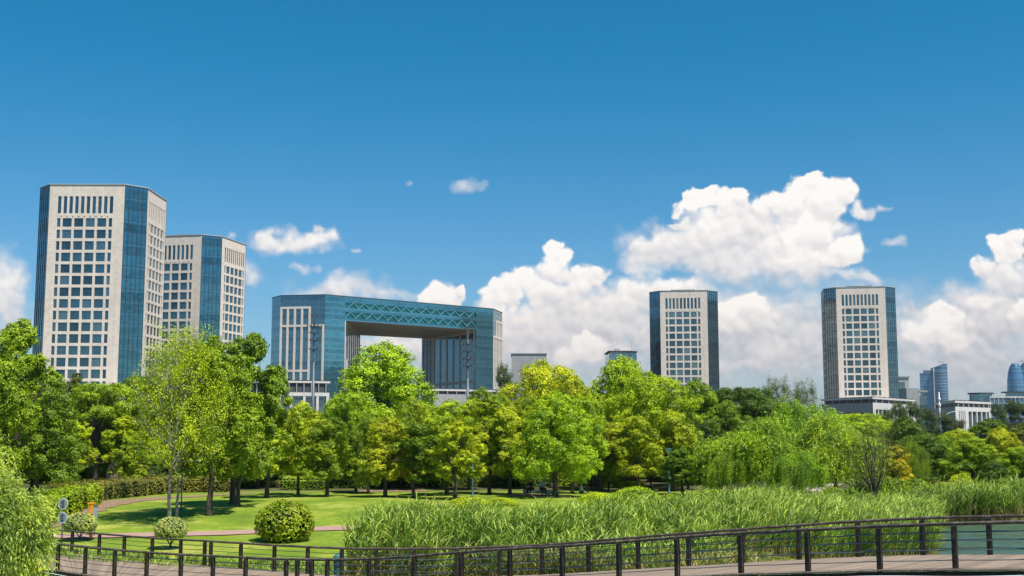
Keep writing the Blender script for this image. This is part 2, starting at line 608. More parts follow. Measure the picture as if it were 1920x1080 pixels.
def mat_curtain(name, tint, px, py, floor=3.9, frame=(0.05, 0.08, 0.10), lines=0.11, spandrel=(0.16, 0.33, 0.42), rough=0.09, metal=0.85):
    """coated curtain-wall glass: panes, mullions, spandrel bands, panes not quite in one plane"""
    m = new_mat(name)
    uv = uvn()
    g, sp = grid_lines(uv, px, py, lines)
    fl = V('FLOOR', V('DIVIDE', V('ADD', uv, (px / 2, py / 2, 0)), (px, py, 1)))
    wn = N('ShaderNodeTexWhiteNoise', noise_dimensions='2D')
    ln(fl, wn.inputs[0])
    storey = M('FRACT', M('DIVIDE', sp.outputs[1], floor))
    band = M('LESS_THAN', storey, 0.30)
    srow = N('ShaderNodeTexWhiteNoise', noise_dimensions='1D')
    ln(M('FLOOR', M('DIVIDE', sp.outputs[1], floor)), srow.inputs['W'])
    big = tnoise(V('MULTIPLY', uv, (0.035, 0.05, 1)), 1.0, 3, 0.6, '2D')  # broad tone patches: uneven reflections put into the glass tint
    var = M('MULTIPLY_ADD', wn.outputs[0], 0.35, M('MULTIPLY_ADD', srow.outputs[0], 0.45, M('MULTIPLY_ADD', big, 0.9, 0.15)))
    c = mixc(1.0, tint, var, 'MULTIPLY')
    c = mixc(M('MULTIPLY', band, 0.6), c, spandrel)
    c = mixc(M('MULTIPLY', g, 0.85), c, frame)
    wob = N('ShaderNodeVectorMath', operation='MULTIPLY_ADD')
    ln(V('SUBTRACT', wn.outputs[1], (0.5, 0.5, 0.5)), wob.inputs[0])
    wob.inputs[1].default_value = (0.022, 0.022, 0.022)
    geo = N('ShaderNodeNewGeometry')
    ln(geo.outputs['Normal'], wob.inputs[2])
    nn = V('NORMALIZE', wob.outputs[0])
    principled(Base_Color=c, Roughness=rough, Metallic=M('MULTIPLY_ADD', g, -metal * 0.7, metal), Normal=nn)
    return m

def mat_pane(name, tint, metal=0.8):
    m = new_mat(name)
    uv = uvn()
    oi = N('ShaderNodeObjectInfo')
    r = oi.outputs['Random']
    blind = M('GREATER_THAN', r, 0.86)
    n = tnoise(uv, 0.35, 3, 0.6, '2D')
    var = M('MULTIPLY_ADD', r, 0.75, M('MULTIPLY_ADD', n, 0.5, 0.35))
    c = mixc(1.0, tint, var, 'MULTIPLY')
    c = mixc(M('MULTIPLY', blind, 0.22), c, (0.42, 0.42, 0.38))
    principled(Base_Color=c, Roughness=0.08, Metallic=metal)
    return m

STONE = mat_stone()
STONE_GREY = mat_stone('grey_stone', (0.36, 0.35, 0.34))
STONE_WHITE = mat_stone('white_stone', (0.66, 0.61, 0.57))
GL_TEAL = mat_curtain('teal_curtain_glass', (0.08, 0.235, 0.275), 1.75, 1.3, spandrel=(0.12, 0.30, 0.36))
GL_DARK = mat_curtain('dark_curtain_glass', (0.17, 0.225, 0.26), 1.75, 1.95, spandrel=(0.17, 0.24, 0.29))
GL_NAVY = mat_curtain('navy_curtain_glass', (0.15, 0.25, 0.28), 1.75, 1.3, spandrel=(0.21, 0.31, 0.33))
GL_ARCH = mat_curtain('arch_teal_glass', (0.125, 0.315, 0.365), 1.6, 1.0, floor=3.0, frame=(0.04, 0.13, 0.16), lines=0.16, spandrel=(0.22, 0.43, 0.48))
GL_ARCHD = mat_curtain('arch_grey_glass', (0.14, 0.24, 0.29), 1.6, 1.0, floor=3.0, frame=(0.03, 0.07, 0.10), lines=0.16, spandrel=(0.17, 0.31, 0.38))
GL_FAR = mat_curtain('far_blue_glass', (0.12, 0.22, 0.33), 3.0, 3.6, floor=3.6, frame=(0.07, 0.15, 0.24), lines=0.35, spandrel=(0.22, 0.42, 0.56), rough=0.2, metal=0.5)
GL_INNER = mat_curtain('dark_passage_glass', (0.05, 0.13, 0.20), 2.2, 3.0, floor=4.5, frame=(0.02, 0.05, 0.07), lines=0.12, spandrel=(0.05, 0.13, 0.18))  # darker tint for the glass strips of the passage walls
PANE = mat_pane('window_glass', (0.08, 0.17, 0.20))
FRAMEM = plain('window_frame_metal', (0.07, 0.09, 0.10), 0.4, 0.4)
DARKR = plain('dark_roof_metal', (0.05, 0.05, 0.055), 0.6)
ROOFG = plain('grey_roof', (0.25, 0.24, 0.23), 0.9)
SOFFIT = plain('brown_soffit', (0.46, 0.34, 0.26), 0.6, var=0.06, scale=0.1)
TRUSSG = mat_curtain('green_truss_glass', (0.02, 0.22, 0.21), 1.6, 1.3, floor=90, frame=(0.02, 0.12, 0.12), lines=0.08, spandrel=(0.02, 0.22, 0.21), rough=0.25)
TRUSSB = plain('truss_bar_paint', (0.11, 0.25, 0.28), 0.5)

def facade(mb, o, t, n, width, z0, z1, holes, mi=0, deep=0.28):
    """wall sheet starting at plan point o along t, outward normal n, with recessed openings"""
    us = sorted({0.0, width, *[h[0] for h in holes], *[h[1] for h in holes]})
    vs = sorted({z0, z1, *[h[2] for h in holes], *[h[3] for h in holes]})
    P = lambda u, v, d=0.0: (o[0] + t[0] * u - n[0] * d, o[1] + t[1] * u - n[1] * d, v)
    hs = set()
    for h in holes:
        for i in range(len(us) - 1):
            if us[i] >= h[0] - 1e-6 and us[i + 1] <= h[1] + 1e-6:
                for j in range(len(vs) - 1):
                    if vs[j] >= h[2] - 1e-6 and vs[j + 1] <= h[3] + 1e-6:
                        hs.add((i, j))
    for j in range(len(vs) - 1):
        i = 0
        while i < len(us) - 1:
            if (i, j) in hs:
                i += 1
                continue
            k = i
            while k < len(us) - 1 and (k, j) not in hs:
                k += 1
            mb.poly([P(us[i], vs[j]), P(us[k], vs[j]), P(us[k], vs[j + 1]), P(us[i], vs[j + 1])], mi)
            i = k
    for (a, b, c, d) in holes:
        mb.poly([P(a, c), P(b, c), P(b, c, deep), P(a, c, deep)], mi)
        mb.poly([P(a, d, deep), P(b, d, deep), P(b, d), P(a, d)], mi)
        mb.poly([P(a, c), P(a, c, deep), P(a, d, deep), P(a, d)], mi)
        mb.poly([P(b, c, deep), P(b, c), P(b, d), P(b, d, deep)], mi)

def window_into(mb, o, t, n, h, deep=0.28, mull=True):
    a, b, c, d = h
    P = lambda u, v, dd: (o[0] + t[0] * u - n[0] * dd, o[1] + t[1] * u - n[1] * dd, v)
    q = deep - 0.02
    f = 0.11
    mb.poly([P(a, c, deep), P(b, c, deep), P(b, d, deep), P(a, d, deep)], 0)
    strips = [(a, b, c, c + f), (a, b, d - f, d), (a, a + f, c + f, d - f), (b - f, b, c + f, d - f)]
    if mull:
        mid = a + (b - a) * 0.3
        if b - a > 2:
            strips.append((mid - 0.05, mid + 0.05, c + f, d - f))
        elif d - c > 4:
            strips += [(a + f, b - f, c + (d - c) * k - 0.06, c + (d - c) * k + 0.06) for k in (0.33, 0.66)]
    for (u0, u1, v0, v1) in strips:
        mb.poly([P(u0, v0, q), P(u1, v0, q), P(u1, v1, q), P(u0, v1, q)], 1)

def tower(px, Y, topy, rz, rows, label, side_gl, frontpx=None, which=('right',)):
    """square office tower with chamfered glass corners; local origin at the middle of the front face"""
    c = at(px, topy, Y)
    Hh = c.z
    Wd, dx, dy, L, ST = 25.4, 5.8, 6.4, 22.5, 3.94
    root = thing('office_tower', label, 'tower', (c.x, Y, 0), math.radians(rz), 'stone and glass office towers')
    hw = Wd / 2
    # plan, counter-clockwise seen from above, front face first (towards -Y)
    pts = [(-hw, 0), (hw, 0), (hw + dx, dy), (hw + dx, dy + L), (hw, dy * 2 + L), (-hw, dy * 2 + L), (-hw - dx, dy + L), (-hw - dx, dy)]
    wall, wins_all = MB(), []
    u0 = 2.85
    cols = [(0, 1.15), (1.85, 4.95), (5.75, 8.85), (9.65, 12.75), (13.55, 16.65), (17.45, 18.62)]
    def holes():
        hs = [(u0 + 1.95 * k, u0 + 1.95 * k + 1.2, Hh - 9.9, Hh - 4.0) for k in range(10)]
        for r in range(rows):
            zt = Hh - 11.55 - r * ST
            hs += [(u0 + a, u0 + b, zt - 2.95, zt) for a, b in cols]
        return hs
    for (i, nm) in ((0, 'front'), (2, 'right'), (4, 'back'), (6, 'left')):
        a, b = Vector((*pts[i], 0)), Vector((*pts[(i + 1) % 8], 0))
        t = (b - a).normalized()
        n = (t.y, -t.x)
        if nm == 'front' or nm in which:
            hs = holes()
            facade(wall, a, t, n, (b - a).length, 0, Hh, hs)
            if nm == 'front':
                for h in hs[:100]:
                    w = MB()
                    window_into(w, a, t, n, h)
                    part('window', w, [PANE, FRAMEM], root, uv=True)
                rest = hs[100:]
            else:
                rest += hs
        else:
            facade(wall, a, t, n, (b - a).length, 0, Hh, [])
    if rest:
        w = MB()
        a, b = Vector((*pts[0], 0)), Vector((*pts[1], 0))
        t = (b - a).normalized()
        for (i, nm) in ((2, 'right'), (6, 'left')):
            if nm in which:
                a, b = Vector((*pts[i], 0)), Vector((*pts[(i + 1) % 8], 0))
                t = (b - a).normalized()
                for h in holes():
                    window_into(w, a, t, (t.y, -t.x), h)
        if w.f:
            tag(part('window', w, [PANE, FRAMEM], root, uv=True), kind='stuff')
    # stone spouts under the tall windows, parapet coping and roof
    for k in range(9):
        wall.box((-hw + u0 + 1.55 + 1.95 * k, -0.12, Hh - 10.6), (0.28, 0.24, 0.34))
    part('wall', wall, STONE, root, uv=True)
    roof = MB()
    roof.poly([(p[0], p[1], Hh - 0.9) for p in pts])
    part('roof', roof, ROOFG, root)
    cp = MB()
    for i in range(8):
        a, b = pts[i], pts[(i + 1) % 8]
        cp.bar((a[0], a[1], Hh + 0.12), (b[0], b[1], Hh + 0.12), 0.5, 0.22)
    part('coping', cp, STONE_WHITE, root)
    for i in (1, 3, 5, 7):
        a, b = pts[i], pts[(i + 1) % 8]
        g = MB()
        g.poly([(a[0], a[1], 0), (b[0], b[1], 0), (b[0], b[1], Hh - 0.02), (a[0], a[1], Hh - 0.02)])
        ax, ay, bx, by = a[0], a[1], b[0], b[1]
        ln_ = math.hypot(bx - ax, by - ay)
        nx, ny = (by - ay) / ln_, -(bx - ax) / ln_
        for k in range(1, int(Hh / ST)):          # projecting transoms and mullions
            z = Hh - k * ST
            g.bar((ax + nx * .06, ay + ny * .06, z), (bx + nx * .06, by + ny * .06, z), 0.12, 0.14, 1)
        for k in range(6):
            f = k / 5 * 0.98 + 0.01
            x, y = ax + (bx - ax) * f + nx * .08, ay + (by - ay) * f + ny * .08
            g.box((x, y, Hh / 2), (0.12, 0.12, Hh - 0.1), math.atan2(by - ay, bx - ax), 1)
        gl = side_gl[0] if i in (5, 7) else side_gl[1]
        part('glass_corner', g, [gl, FRAMEM], root, uv=True)
    eq = MB()
    eq.box((-1, 14, Hh + 0.4), (9, 7, 2.6))
    eq.box((5.5, 10, Hh + 0.2), (3, 3, 2.0))
    for k in range(7):
        eq.box((-6 + k * 1.9, 4.5, Hh + 0.35), (1.5, 1.6, 1.3))
    part('roof_plant', eq, DARKR, root)
    return root

tower(164.5, 392, 346.2, 0.3, 16, 'tallest cream stone tower at the far left with teal glass corners', (GL_DARK, GL_TEAL), which=('right',))
tower(325, 474, 442, -12, 15, 'cream stone tower partly behind the leftmost tower', (GL_DARK, GL_TEAL), which=('right',))
tower(1281.5, 635, 545, -7.5, 15, 'cream stone tower between the arch building and the rightmost stone tower', (GL_DARK, GL_NAVY), which=())
tower(1613, 624, 538.2, -11, 15, 'rightmost cream stone tower with dark glass corners above the flat podium', (GL_DARK, GL_NAVY), which=('left',))

# ------------------------------------------------------------------ arch building
def wall_px(mb, a, b, z0, z1, mi=0):
    mb.poly([(a[0], a[1], z0), (b[0], b[1], z0), (b[0], b[1], z1), (a[0], a[1], z1)], mi)

def arch_building():
    HT, HS = 72.7, 60.2
    root = thing('arch_building', 'huge teal glass gateway building with a wide square opening', 'building', (0, 0, 0))
    A, B = (-96.1, 600.0), (-10.9, 673.5)
    C, C2, BR, Mm = (-5.8, 697.3), (-30.0, 751.0), (-55.9, 732.0), (-48.4, 724.5)
    FR, FL, BL = (-20.5, 665.2), (-86.8, 608.0), (-91.7, 705.5)
    E2, E, D = (-119.8, 684.7), (-126.6, 616.0), (-119.8, 604.6)
    def stone(mb, a, b, us, bands, w=1.1, proud=0.35):
        """vertical strips at fractions us [(u, z0, z1)] and horizontal bands [(u0, u1, z)]"""
        L = math.hypot(b[0] - a[0], b[1] - a[1])
        t = ((b[0] - a[0]) / L, (b[1] - a[1]) / L)
        n = (t[1], -t[0])
        ang = math.atan2(t[1], t[0])
        for (u, z0, z1) in us:
            x, y = a[0] + t[0] * L * u + n[0] * proud / 2, a[1] + t[1] * L * u + n[1] * proud / 2
            mb.box((x, y, (z0 + z1) / 2), (w, proud, z1 - z0), ang)
        for (u0, u1, z) in bands:
            um = (u0 + u1) / 2
            x, y = a[0] + t[0] * L * um + n[0] * (proud / 2 + .004), a[1] + t[1] * L * um + n[1] * (proud / 2 + .004)
            mb.box((x, y, z), ((u1 - u0) * L + w + .01, proud + .008, w), ang)
    # glass skins
    g = MB()
    wall_px(g, A, FL, 0, HT); wall_px(g, FR, B, 0, HT)
    wall_px(g, FL, FR, HS, HT - 10.9)
    part('front_glass', g, [GL_ARCH], root, uv=True)
    g = MB()
    def along(f): return (FL[0] + (FR[0] - FL[0]) * f, FL[1] + (FR[1] - FL[1]) * f)
    zb = [HT - 10.9, HT - 7.9, HT - 5.6, HT - 2.9]
    wall_px(g, FL, FR, zb[1], zb[2]); wall_px(g, FL, FR, zb[3], HT)
    part('beam_glass', g, [GL_ARCH], root, uv=True)
    L = math.hypot(FR[0] - FL[0], FR[1] - FL[1])
    t = ((FR[0] - FL[0]) / L, (FR[1] - FL[1]) / L)
    n = (t[1], -t[0])
    for (z0, z1, ph) in ((zb[2], zb[3], 0.5), (zb[0], zb[1], 0.0)):
        g = MB()
        a = (FL[0] - n[0] * 0.5, FL[1] - n[1] * 0.5); b = (FR[0] - n[0] * 0.5, FR[1] - n[1] * 0.5)
        wall_px(g, a, b, z0, z1)
        g.poly([(*FL, z0), (*FR, z0), (*b, z0), (*a, z0)]); g.poly([(*a, z1), (*b, z1), (*FR, z1), (*FL, z1)])
        part('truss_glass', g, [TRUSSG], root, uv=True)
        tr = MB()
        per = 13
        for k in range(per * 2):
            u0, u1 = (k + ph) / (per * 2), (k + 1 + ph) / (per * 2)
            if u1 > 1.0: break
            za, zc = (z0, z1) if k % 2 == 0 else (z1, z0)
            o = -0.1
            p = (FL[0] + (FR[0] - FL[0]) * u0 - n[0] * .1, FL[1] + (FR[1] - FL[1]) * u0 - n[1] * .1, za)
            q = (FL[0] + (FR[0] - FL[0]) * u1 - n[0] * .1, FL[1] + (FR[1] - FL[1]) * u1 - n[1] * .1, zc)
            tr.bar(p, q, 0.3, 0.38)
        part('truss_bars', tr, TRUSSB, root)
    g = MB()
    wall_px(g, D, A, 0, HT); wall_px(g, B, C, 0, HT); wall_px(g, E, D, 0, HT)
    for a, b in ((C, C2), (C2, BR), (BL, E2), (E2, E)):
        wall_px(g, a, b, 0, HT)
    wall_px(g, BR, BL, HS, HT)
    part('side_glass', g, [GL_ARCHD], root, uv=True)
    g = MB()
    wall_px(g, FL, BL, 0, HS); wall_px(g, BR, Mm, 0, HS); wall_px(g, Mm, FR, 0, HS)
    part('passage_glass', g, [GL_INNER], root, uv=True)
    s = MB()
    s.poly([(*FL, HS), (*BL, HS), (*BR, HS), (*Mm, HS), (*FR, HS)])
    part('soffit', s, SOFFIT, root)
    r = MB()
    r.poly([(*p, HT) for p in (A, B, C, C2, BR, BL, E2, E, D)])
    part('roof', r, ROOFG, root)
    # stone frames
    st = MB()
    ub = HT - 6.2; mb_ = HT - 15.6
    lo = 26
    stone(st, D, A, [(0.02, lo, ub), (0.17, lo, ub), (0.33, lo, ub), (0.49, lo, ub), (0.66, lo, ub), (0.97, lo, mb_)],
          [(0.02, 0.66, ub), (0.02, 0.97, mb_), (0.02, 0.66, 34)])
    part('stone_frame', st, STONE, root, uv=True)
    st = MB()
    stone(st, B, C, [(0.04, lo, mb_), (0.34, lo, ub), (0.5, lo, ub), (0.66, lo, ub), (0.82, lo, ub), (0.98, lo, ub), (0.18, lo, mb_)],
          [(0.34, 0.98, ub), (0.04, 0.98, mb_), (0.04, 0.98, 27)])
    part('stone_frame', st, STONE, root, uv=True)
    st = MB()
    stone(st, Mm, FR, [(k / 6.3 + .015, 0, HS - .1) for k in range(7)], [(0.02, 0.97, HS - 0.8), (0.02, 0.97, 31)], 1.5)
    stone(st, BR, Mm, [(0.05, 0, HS - .1), (0.35, 0, HS - .1), (0.65, 0, HS - .1), (0.95, 0, HS - .1)], [(0.05, 0.95, HS - .8)], 1.5)
    part('stone_frame', st, STONE, root, uv=True)
    st = MB()
    stone(st, FL, BL, [(k / 7.2 + .008, 0, HS - .1) for k in range(8)], [(0.01, 0.98, HS - 0.8), (0.01, 0.98, 34)], 1.5)
    part('stone_frame', st, STONE, root, uv=True)
    cp = MB()
    ring = [A, B, C, C2, BR, BL, E2, E, D]
    for i in range(len(ring)):
        a, b = ring[i], ring[(i + 1) % len(ring)]
        cp.bar((a[0], a[1], HT + 0.25), (b[0], b[1], HT + 0.25), 0.5, 0.5)
    part('coping', cp, FRAMEM, root)
arch_building()

# ------------------------------------------------------------------ podiums
def podium(corner, pl, pr, H, label, slots=True, gallery=1.7, band=3.2, wallm=STONE_WHITE, left_shade=STONE_GREY):  # the left wall's shade is painted with a darker stone
    """low block with its corner towards us: roof slab, gallery round a dark block standing in for shade, stone band, glass below"""
    root = thing('podium_building', label, 'building', (0, 0, 0))
    dl = (Vector((*pl, 0)) - Vector((*corner, 0))); dr = (Vector((*pr, 0)) - Vector((*corner, 0)))
    back = (pl[0] + dr.x, pl[1] + dr.y)
    c = corner
    pts = [pl, c, pr, back]
    cx, cy = sum(p[0] for p in pts) / 4, sum(p[1] for p in pts) / 4
    def grow(k): return [(cx + (p[0] - cx) * k, cy + (p[1] - cy) * k) for p in pts]
    b = MB(); b.prism(grow(1.015), H - 0.9, H); part('roof_slab', b, STONE_WHITE, root, uv=True)
    gh = gallery
    b = MB(); b.prism(grow(0.93), H - .9 - gh, H - 0.9, 0); part('gallery', b, DARKR, root)  # dark block paints the shaded gap under the roof slab
    for a, e in ((pl, c), (c, pr)):
        for k in range(7):
            f = (k + .5) / 7
            b = MB(); b.box((a[0] + (e[0] - a[0]) * f + (cx - a[0]) * .012, a[1] + (e[1] - a[1]) * f + (cy - a[1]) * .012, H - .91 - gh / 2), (0.4, 0.4, gh - .02), 0.3)
            part('gallery_post', b, STONE_GREY, root, uv=True)
    b = MB()
    for k in range(9):
        f = (k + .5) / 9
        b.bar((c[0] + (pr[0] - c[0]) * f, c[1] + (pr[1] - c[1]) * f, H + .25), (pl[0] + (back[0] - pl[0]) * f, pl[1] + (back[1] - pl[1]) * f, H + .25), .5, .4)
    part('roof_beams', b, DARKR, root)
    w = MB()
    for wi, (a, e, mi) in enumerate(((pl, c, 1), (c, pr, 0), (pr, back, 0), (back, pl, 0))):
        a, e = Vector((*a, 0)), Vector((*e, 0))
        t = (e - a).normalized(); Ln = (e - a).length
        hs = []
        if wi == 1:
            hs = [(Ln * (.09 + .05 * k), Ln * (.09 + .05 * k) + Ln * .02, H - 13, H - 4.4) for k in range(4)] if slots else []
            hs.append((Ln * .35, Ln * .94, 0.5, H - 4.6)) if slots else hs.append((Ln * .06, Ln * .94, 0.5, H - .9 - gallery - band))
        elif mi == 1:
            hs = [(Ln * .5, Ln * .94, 0.5, H - 7)]
        facade(w, a, t, (t.y, -t.x), Ln, 0, H - .92 - gallery, hs, mi, 1.0)
        for h in hs:
            g = MB()
            n = (t.y, -t.x)
            P = lambda u, v, d: (a.x + t.x * u - n[0] * d, a.y + t.y * u - n[1] * d, v)
            g.poly([P(h[0], h[2], .95), P(h[1], h[2], .95), P(h[1], h[3], .95), P(h[0], h[3], .95)])
            part('window', g, [GL_DARK], root, uv=True)
            if h[1] - h[0] > 8:
                k = h[0] + 5
                m = MB()
                while k < h[1] - 2:
                    m.box((*P(k, 0, .5)[:2], (h[2] + h[3]) / 2), (1.2, .8, h[3] - h[2] - .02), math.atan2(t.y, t.x))
                    k += 6.5
                part('pier', m, STONE_WHITE, root, uv=True)
    w.poly([(*p, H - .92 - gallery) for p in pts], 0)
    part('wall', w, [wallm, left_shade], root, uv=True)
    return root

def plan(px, Y, py=770):
    return (ray(px, py)[0] * Y, Y)
podium(plan(1637, 560), plan(1541, 606), plan(1716, 622), 19.5, 'low pale podium with a flat overhanging roof under the rightmost stone tower', slots=False)
podium(plan(1791.5, 520), plan(1752, 575), plan(1858, 556), 16.9, 'low pale block with four narrow slot windows right of the podium')
podium(plan(520, 566), plan(440, 580), plan(617, 576), 27.5, 'pale podium in front of the left leg of the arch building', slots=False, gallery=4.6, band=1.7)
podium(plan(930, 640), plan(812, 620), plan(955, 668), 25.2, 'pale podium edge below the right leg of the arch building', slots=False)
podium(plan(235, 372), plan(60, 372.5), plan(262, 410), 14.6, 'low white podium edge glimpsed through trees below the tallest tower', slots=False)

# ------------------------------------------------------------------ farther buildings
def block(name, label, x0, x1, topy, Y, depth, glass, wall=None, boty=800):
    a, b = plan(x0, Y), plan(x1, Y)
    H = at(x0, topy, Y).z
    root = thing(name, label, 'building', ((a[0] + b[0]) / 2, Y, 0))
    return root, (b[0] - a[0]), H

r, w, H = block('concrete_building', 'plain grey concrete building with a small window strip just right of the arch', 959, 1025, 664.5, 560, 30, None)
m = MB()
holes = [(w * .20, w * .40, H - 7.2, H - 3.6)]
facade(m, (-w / 2, 0), (1, 0), (0, -1), w, 0, H, holes)
m.prism([(-w / 2, 0.01), (w / 2, 0.01), (w / 2, 30), (-w / 2, 30)], 0, H - .01, 0)
part('wall', m, STONE_GREY, r, uv=True)
m = MB(); window_into(m, (-w / 2, 0), (1, 0), (0, -1), holes[0], .28); part('window', m, [PANE, FRAMEM], r, uv=True)
m = MB(); m.box((0, 15, H + .3), (w + .5, 30.6, .5)); part('coping', m, ROOFG, r)

r, w, H = block('glass_building', 'flat-topped glass building just showing above the trees left of the middle stone tower', 1143, 1197, 657.5, 700, 30, None)
m = MB(); m.prism([(-w / 2, 0), (w / 2 - 4, 0), (w / 2, 5), (w / 2, 30), (-w / 2, 30)], 0, H - 1.6); part('wall', m, [GL_ARCHD], r, uv=True)
m = MB(); m.prism([(-w / 2 - .5, -.5), (w / 2 - 3.6, -.5), (w / 2 + .5, 5), (w / 2 + .5, 30.5), (-w / 2 - .5, 30.5)], H - .6, H); part('roof', m, DARKR, r)
m = MB(); m.tube([(6, 8, H), (6, 8, H + 6)], .15); part('mast', m, STONE_WHITE, r)
m = MB(); m.box((-3, 8, H + .9), (3, 3, 1.8)); part('roof_plant', m, STONE_WHITE, r)
m = MB(); m.prism([(-w / 2 + .6, .6), (w / 2 - 4.6, .6), (w / 2 - .6, 5.6), (w / 2 - .6, 29), (-w / 2 + .6, 29)], H - 1.6, H - .6); part('top_gallery', m, [GL_NAVY], r, uv=True)

r, w, H = block('frame_building', 'grey framed building with a dark glass recess beside the rightmost stone tower', 1680, 1706, 707.5, 760, 30, None)
m = MB()
facade(m, (-w / 2, 0), (1, 0), (0, -1), w, 0, H, [(1.0, w * .72, 6, H - 3)], deep=1.6)
m.prism([(-w / 2, .01), (w / 2, .01), (w / 2, 22), (-w / 2, 22)], 0, H - .01)
part('wall', m, STONE_GREY, r, uv=True)
m = MB(); m.poly([(-w / 2 + 1, -1.5 + 1.48, 6), (-w / 2 + w * .72, -.02, 6), (-w / 2 + w * .72, -.02, H - 3), (-w / 2 + 1, -.02, H - 3)]); part('glass_recess', m, [GL_NAVY], r, uv=True)
m = MB(); m.box((0, 11, H + .4), (w + 1.5, 23.5, .8)); part('roof_slab', m, STONE_GREY, r, uv=True)

r, w, H = block('cream_building', 'small cream block with narrow windows between the framed building and the blue twin tower', 1701, 1740, 728, 740, 30, None)
m = MB()
holes = [(w * .30, w * .36, H - 9, H - 3.5), (w * .16, w * .24, H - 10, H - 4)]
facade(m, (-w / 2, 0), (1, 0), (0, -1), w * .62, 0, H, holes)
m.prism([(-w / 2, .01), (w * .12, .01), (w * .12, 20), (-w / 2, 20)], 0, H - .01)
part('wall', m, STONE_GREY, r, uv=True)
for h in holes:
    m = MB(); window_into(m, (-w / 2, 0), (1, 0), (0, -1), h, .28); part('window', m, [PANE, FRAMEM], r, uv=True)
m = MB(); m.prism([(w * .12, 1), (w / 2, 1), (w / 2, 20), (w * .12, 20)], 0, H - 4.4); part('glass_wing', m, [GL_NAVY], r, uv=True)
m = MB(); m.box((w * .3, 10, H - 1.9), (w * .42, 20, 1.2)); part('roof_slab', m, STONE_GREY, r, uv=True)

# blue twin tower: straight slab and a curved, slant-topped blade
Yt = 1400.0
k = Yt / F
r = thing('twin_glass_tower', 'distant pale blue glass twin tower with a slanted curved top', 'tower', (plan(1753, Yt)[0], Yt, 0))
x0, x1, xm = (1731.5 - 1753) * k, (1776 - 1753) * k, (1751 - 1753) * k
zt = lambda py: CAMH + (HOR - py) * k
m = MB()
m.prism([(x0, 4), (xm, 0), (xm, 7), (x0, 8)], 0, zt(700))
part('slab', m, [GL_FAR], r, uv=True)
m = MB(); m.prism([(x0 + 4, 5), (xm - .1, 2), (xm - .1, 6), (x0 + 4, 7)], zt(700), zt(695)); part('crown_box', m, [GL_FAR], r, uv=True)
m = MB()
n = 10
ang = [i / n for i in range(n + 1)]
for side in (0, 1):
    for i in range(n):
        u, v = ang[i], ang[i + 1]
        X = lambda s: xm + .3 + (x1 - xm) * s
        Yc = lambda s: -2 - 7 * math.sin(PI * (0.15 + 0.7 * s)) if side == 0 else 6
        T = lambda s: zt(691 - 8.2 * s)
        q = [(X(u), Yc(u), 0), (X(v), Yc(v), 0), (X(v), Yc(v), T(v)), (X(u), Yc(u), T(u))]
        m.poly(q if side == 0 else q[::-1])
for s in (0, 1):
    m.poly([(X(s), -2 - 7 * math.sin(PI * (0.15 + 0.7 * s)), 0), (X(s), 6, 0), (X(s), 6, T(s)), (X(s), -2 - 7 * math.sin(PI * (0.15 + 0.7 * s)), T(s))])
m.poly([(X(0), -5, T(0) - 3), (X(1), -5, T(1) - 3), (X(1), 6, T(1) - 3), (X(0), 6, T(0) - 3)])
part('curved_blade', m, [GL_FAR], r, uv=True)
m = MB(); m.box((xm, -4, zt(691) / 2), (1.2, 3, zt(691)))
part('edge_fin', m, STONE_WHITE, r, uv=True)
m = MB(); m.tube([(x1 - 2, 3, T(1) - 3), (x1 - 2, 3, T(1) + 1.5), (x1 - 7, 3, T(1) + 2.5)], .25, 5); part('roof_crane', m, DARKR, r)
for i in range(1, 26):
    z = 20 + i * 3.6
    m = MB()
    if z < zt(693):
        for j in range(n):
            u, v = ang[j], ang[j + 1]
            m.bar((X(u), -2.3 - 7 * math.sin(PI * (0.15 + 0.7 * u)), z), (X(v), -2.3 - 7 * math.sin(PI * (0.15 + 0.7 * v)), z), .6, .5)
    if m.f: part('floor_fin', m, STONE_GREY, r, uv=True)

r, w, H = block('dark_glass_block', 'dark glass box building with a thin overhanging roof at the far right', 1828, 1864, 736, 700, 30, None)
m = MB(); m.prism([(-w / 2 + 1, 8), (-w / 2 + w * .3, 0), (w / 2, 2), (w / 2, 10), (-w / 2 + 1, 10)], 0, H - .8); part('wall', m, [GL_NAVY], r, uv=True)
m = MB(); m.prism([(-w / 2 - .8, 7.4), (-w / 2 + w * .3, -.8), (w / 2 + 1, 1.2), (w / 2 + 1, 11), (-w / 2 + .2, 11)], H - .8, H); part('roof_slab', m, DARKR, r)

r, w, H = block('grid_building', 'low building with a white window grid at the right edge below the curved tower', 1857, 1960, 744.5, 640, 30, None)
m = MB(); m.prism([(-w / 2, 0), (w / 2, 0), (w / 2, 8), (-w / 2, 8)], 0, H - .1); part('wall', m, [GL_FAR], r, uv=True)
m = MB()
for k_ in range(14):
    m.box((-w / 2 + w * k_ / 13, -.2, H / 2), (.22, .3, H))
for k_ in range(5):
    m.box((0, -.25, H - k_ * 3.6), (w, .32, .28 if k_ else .8))
part('white_grid', m, STONE_WHITE, r, uv=True)

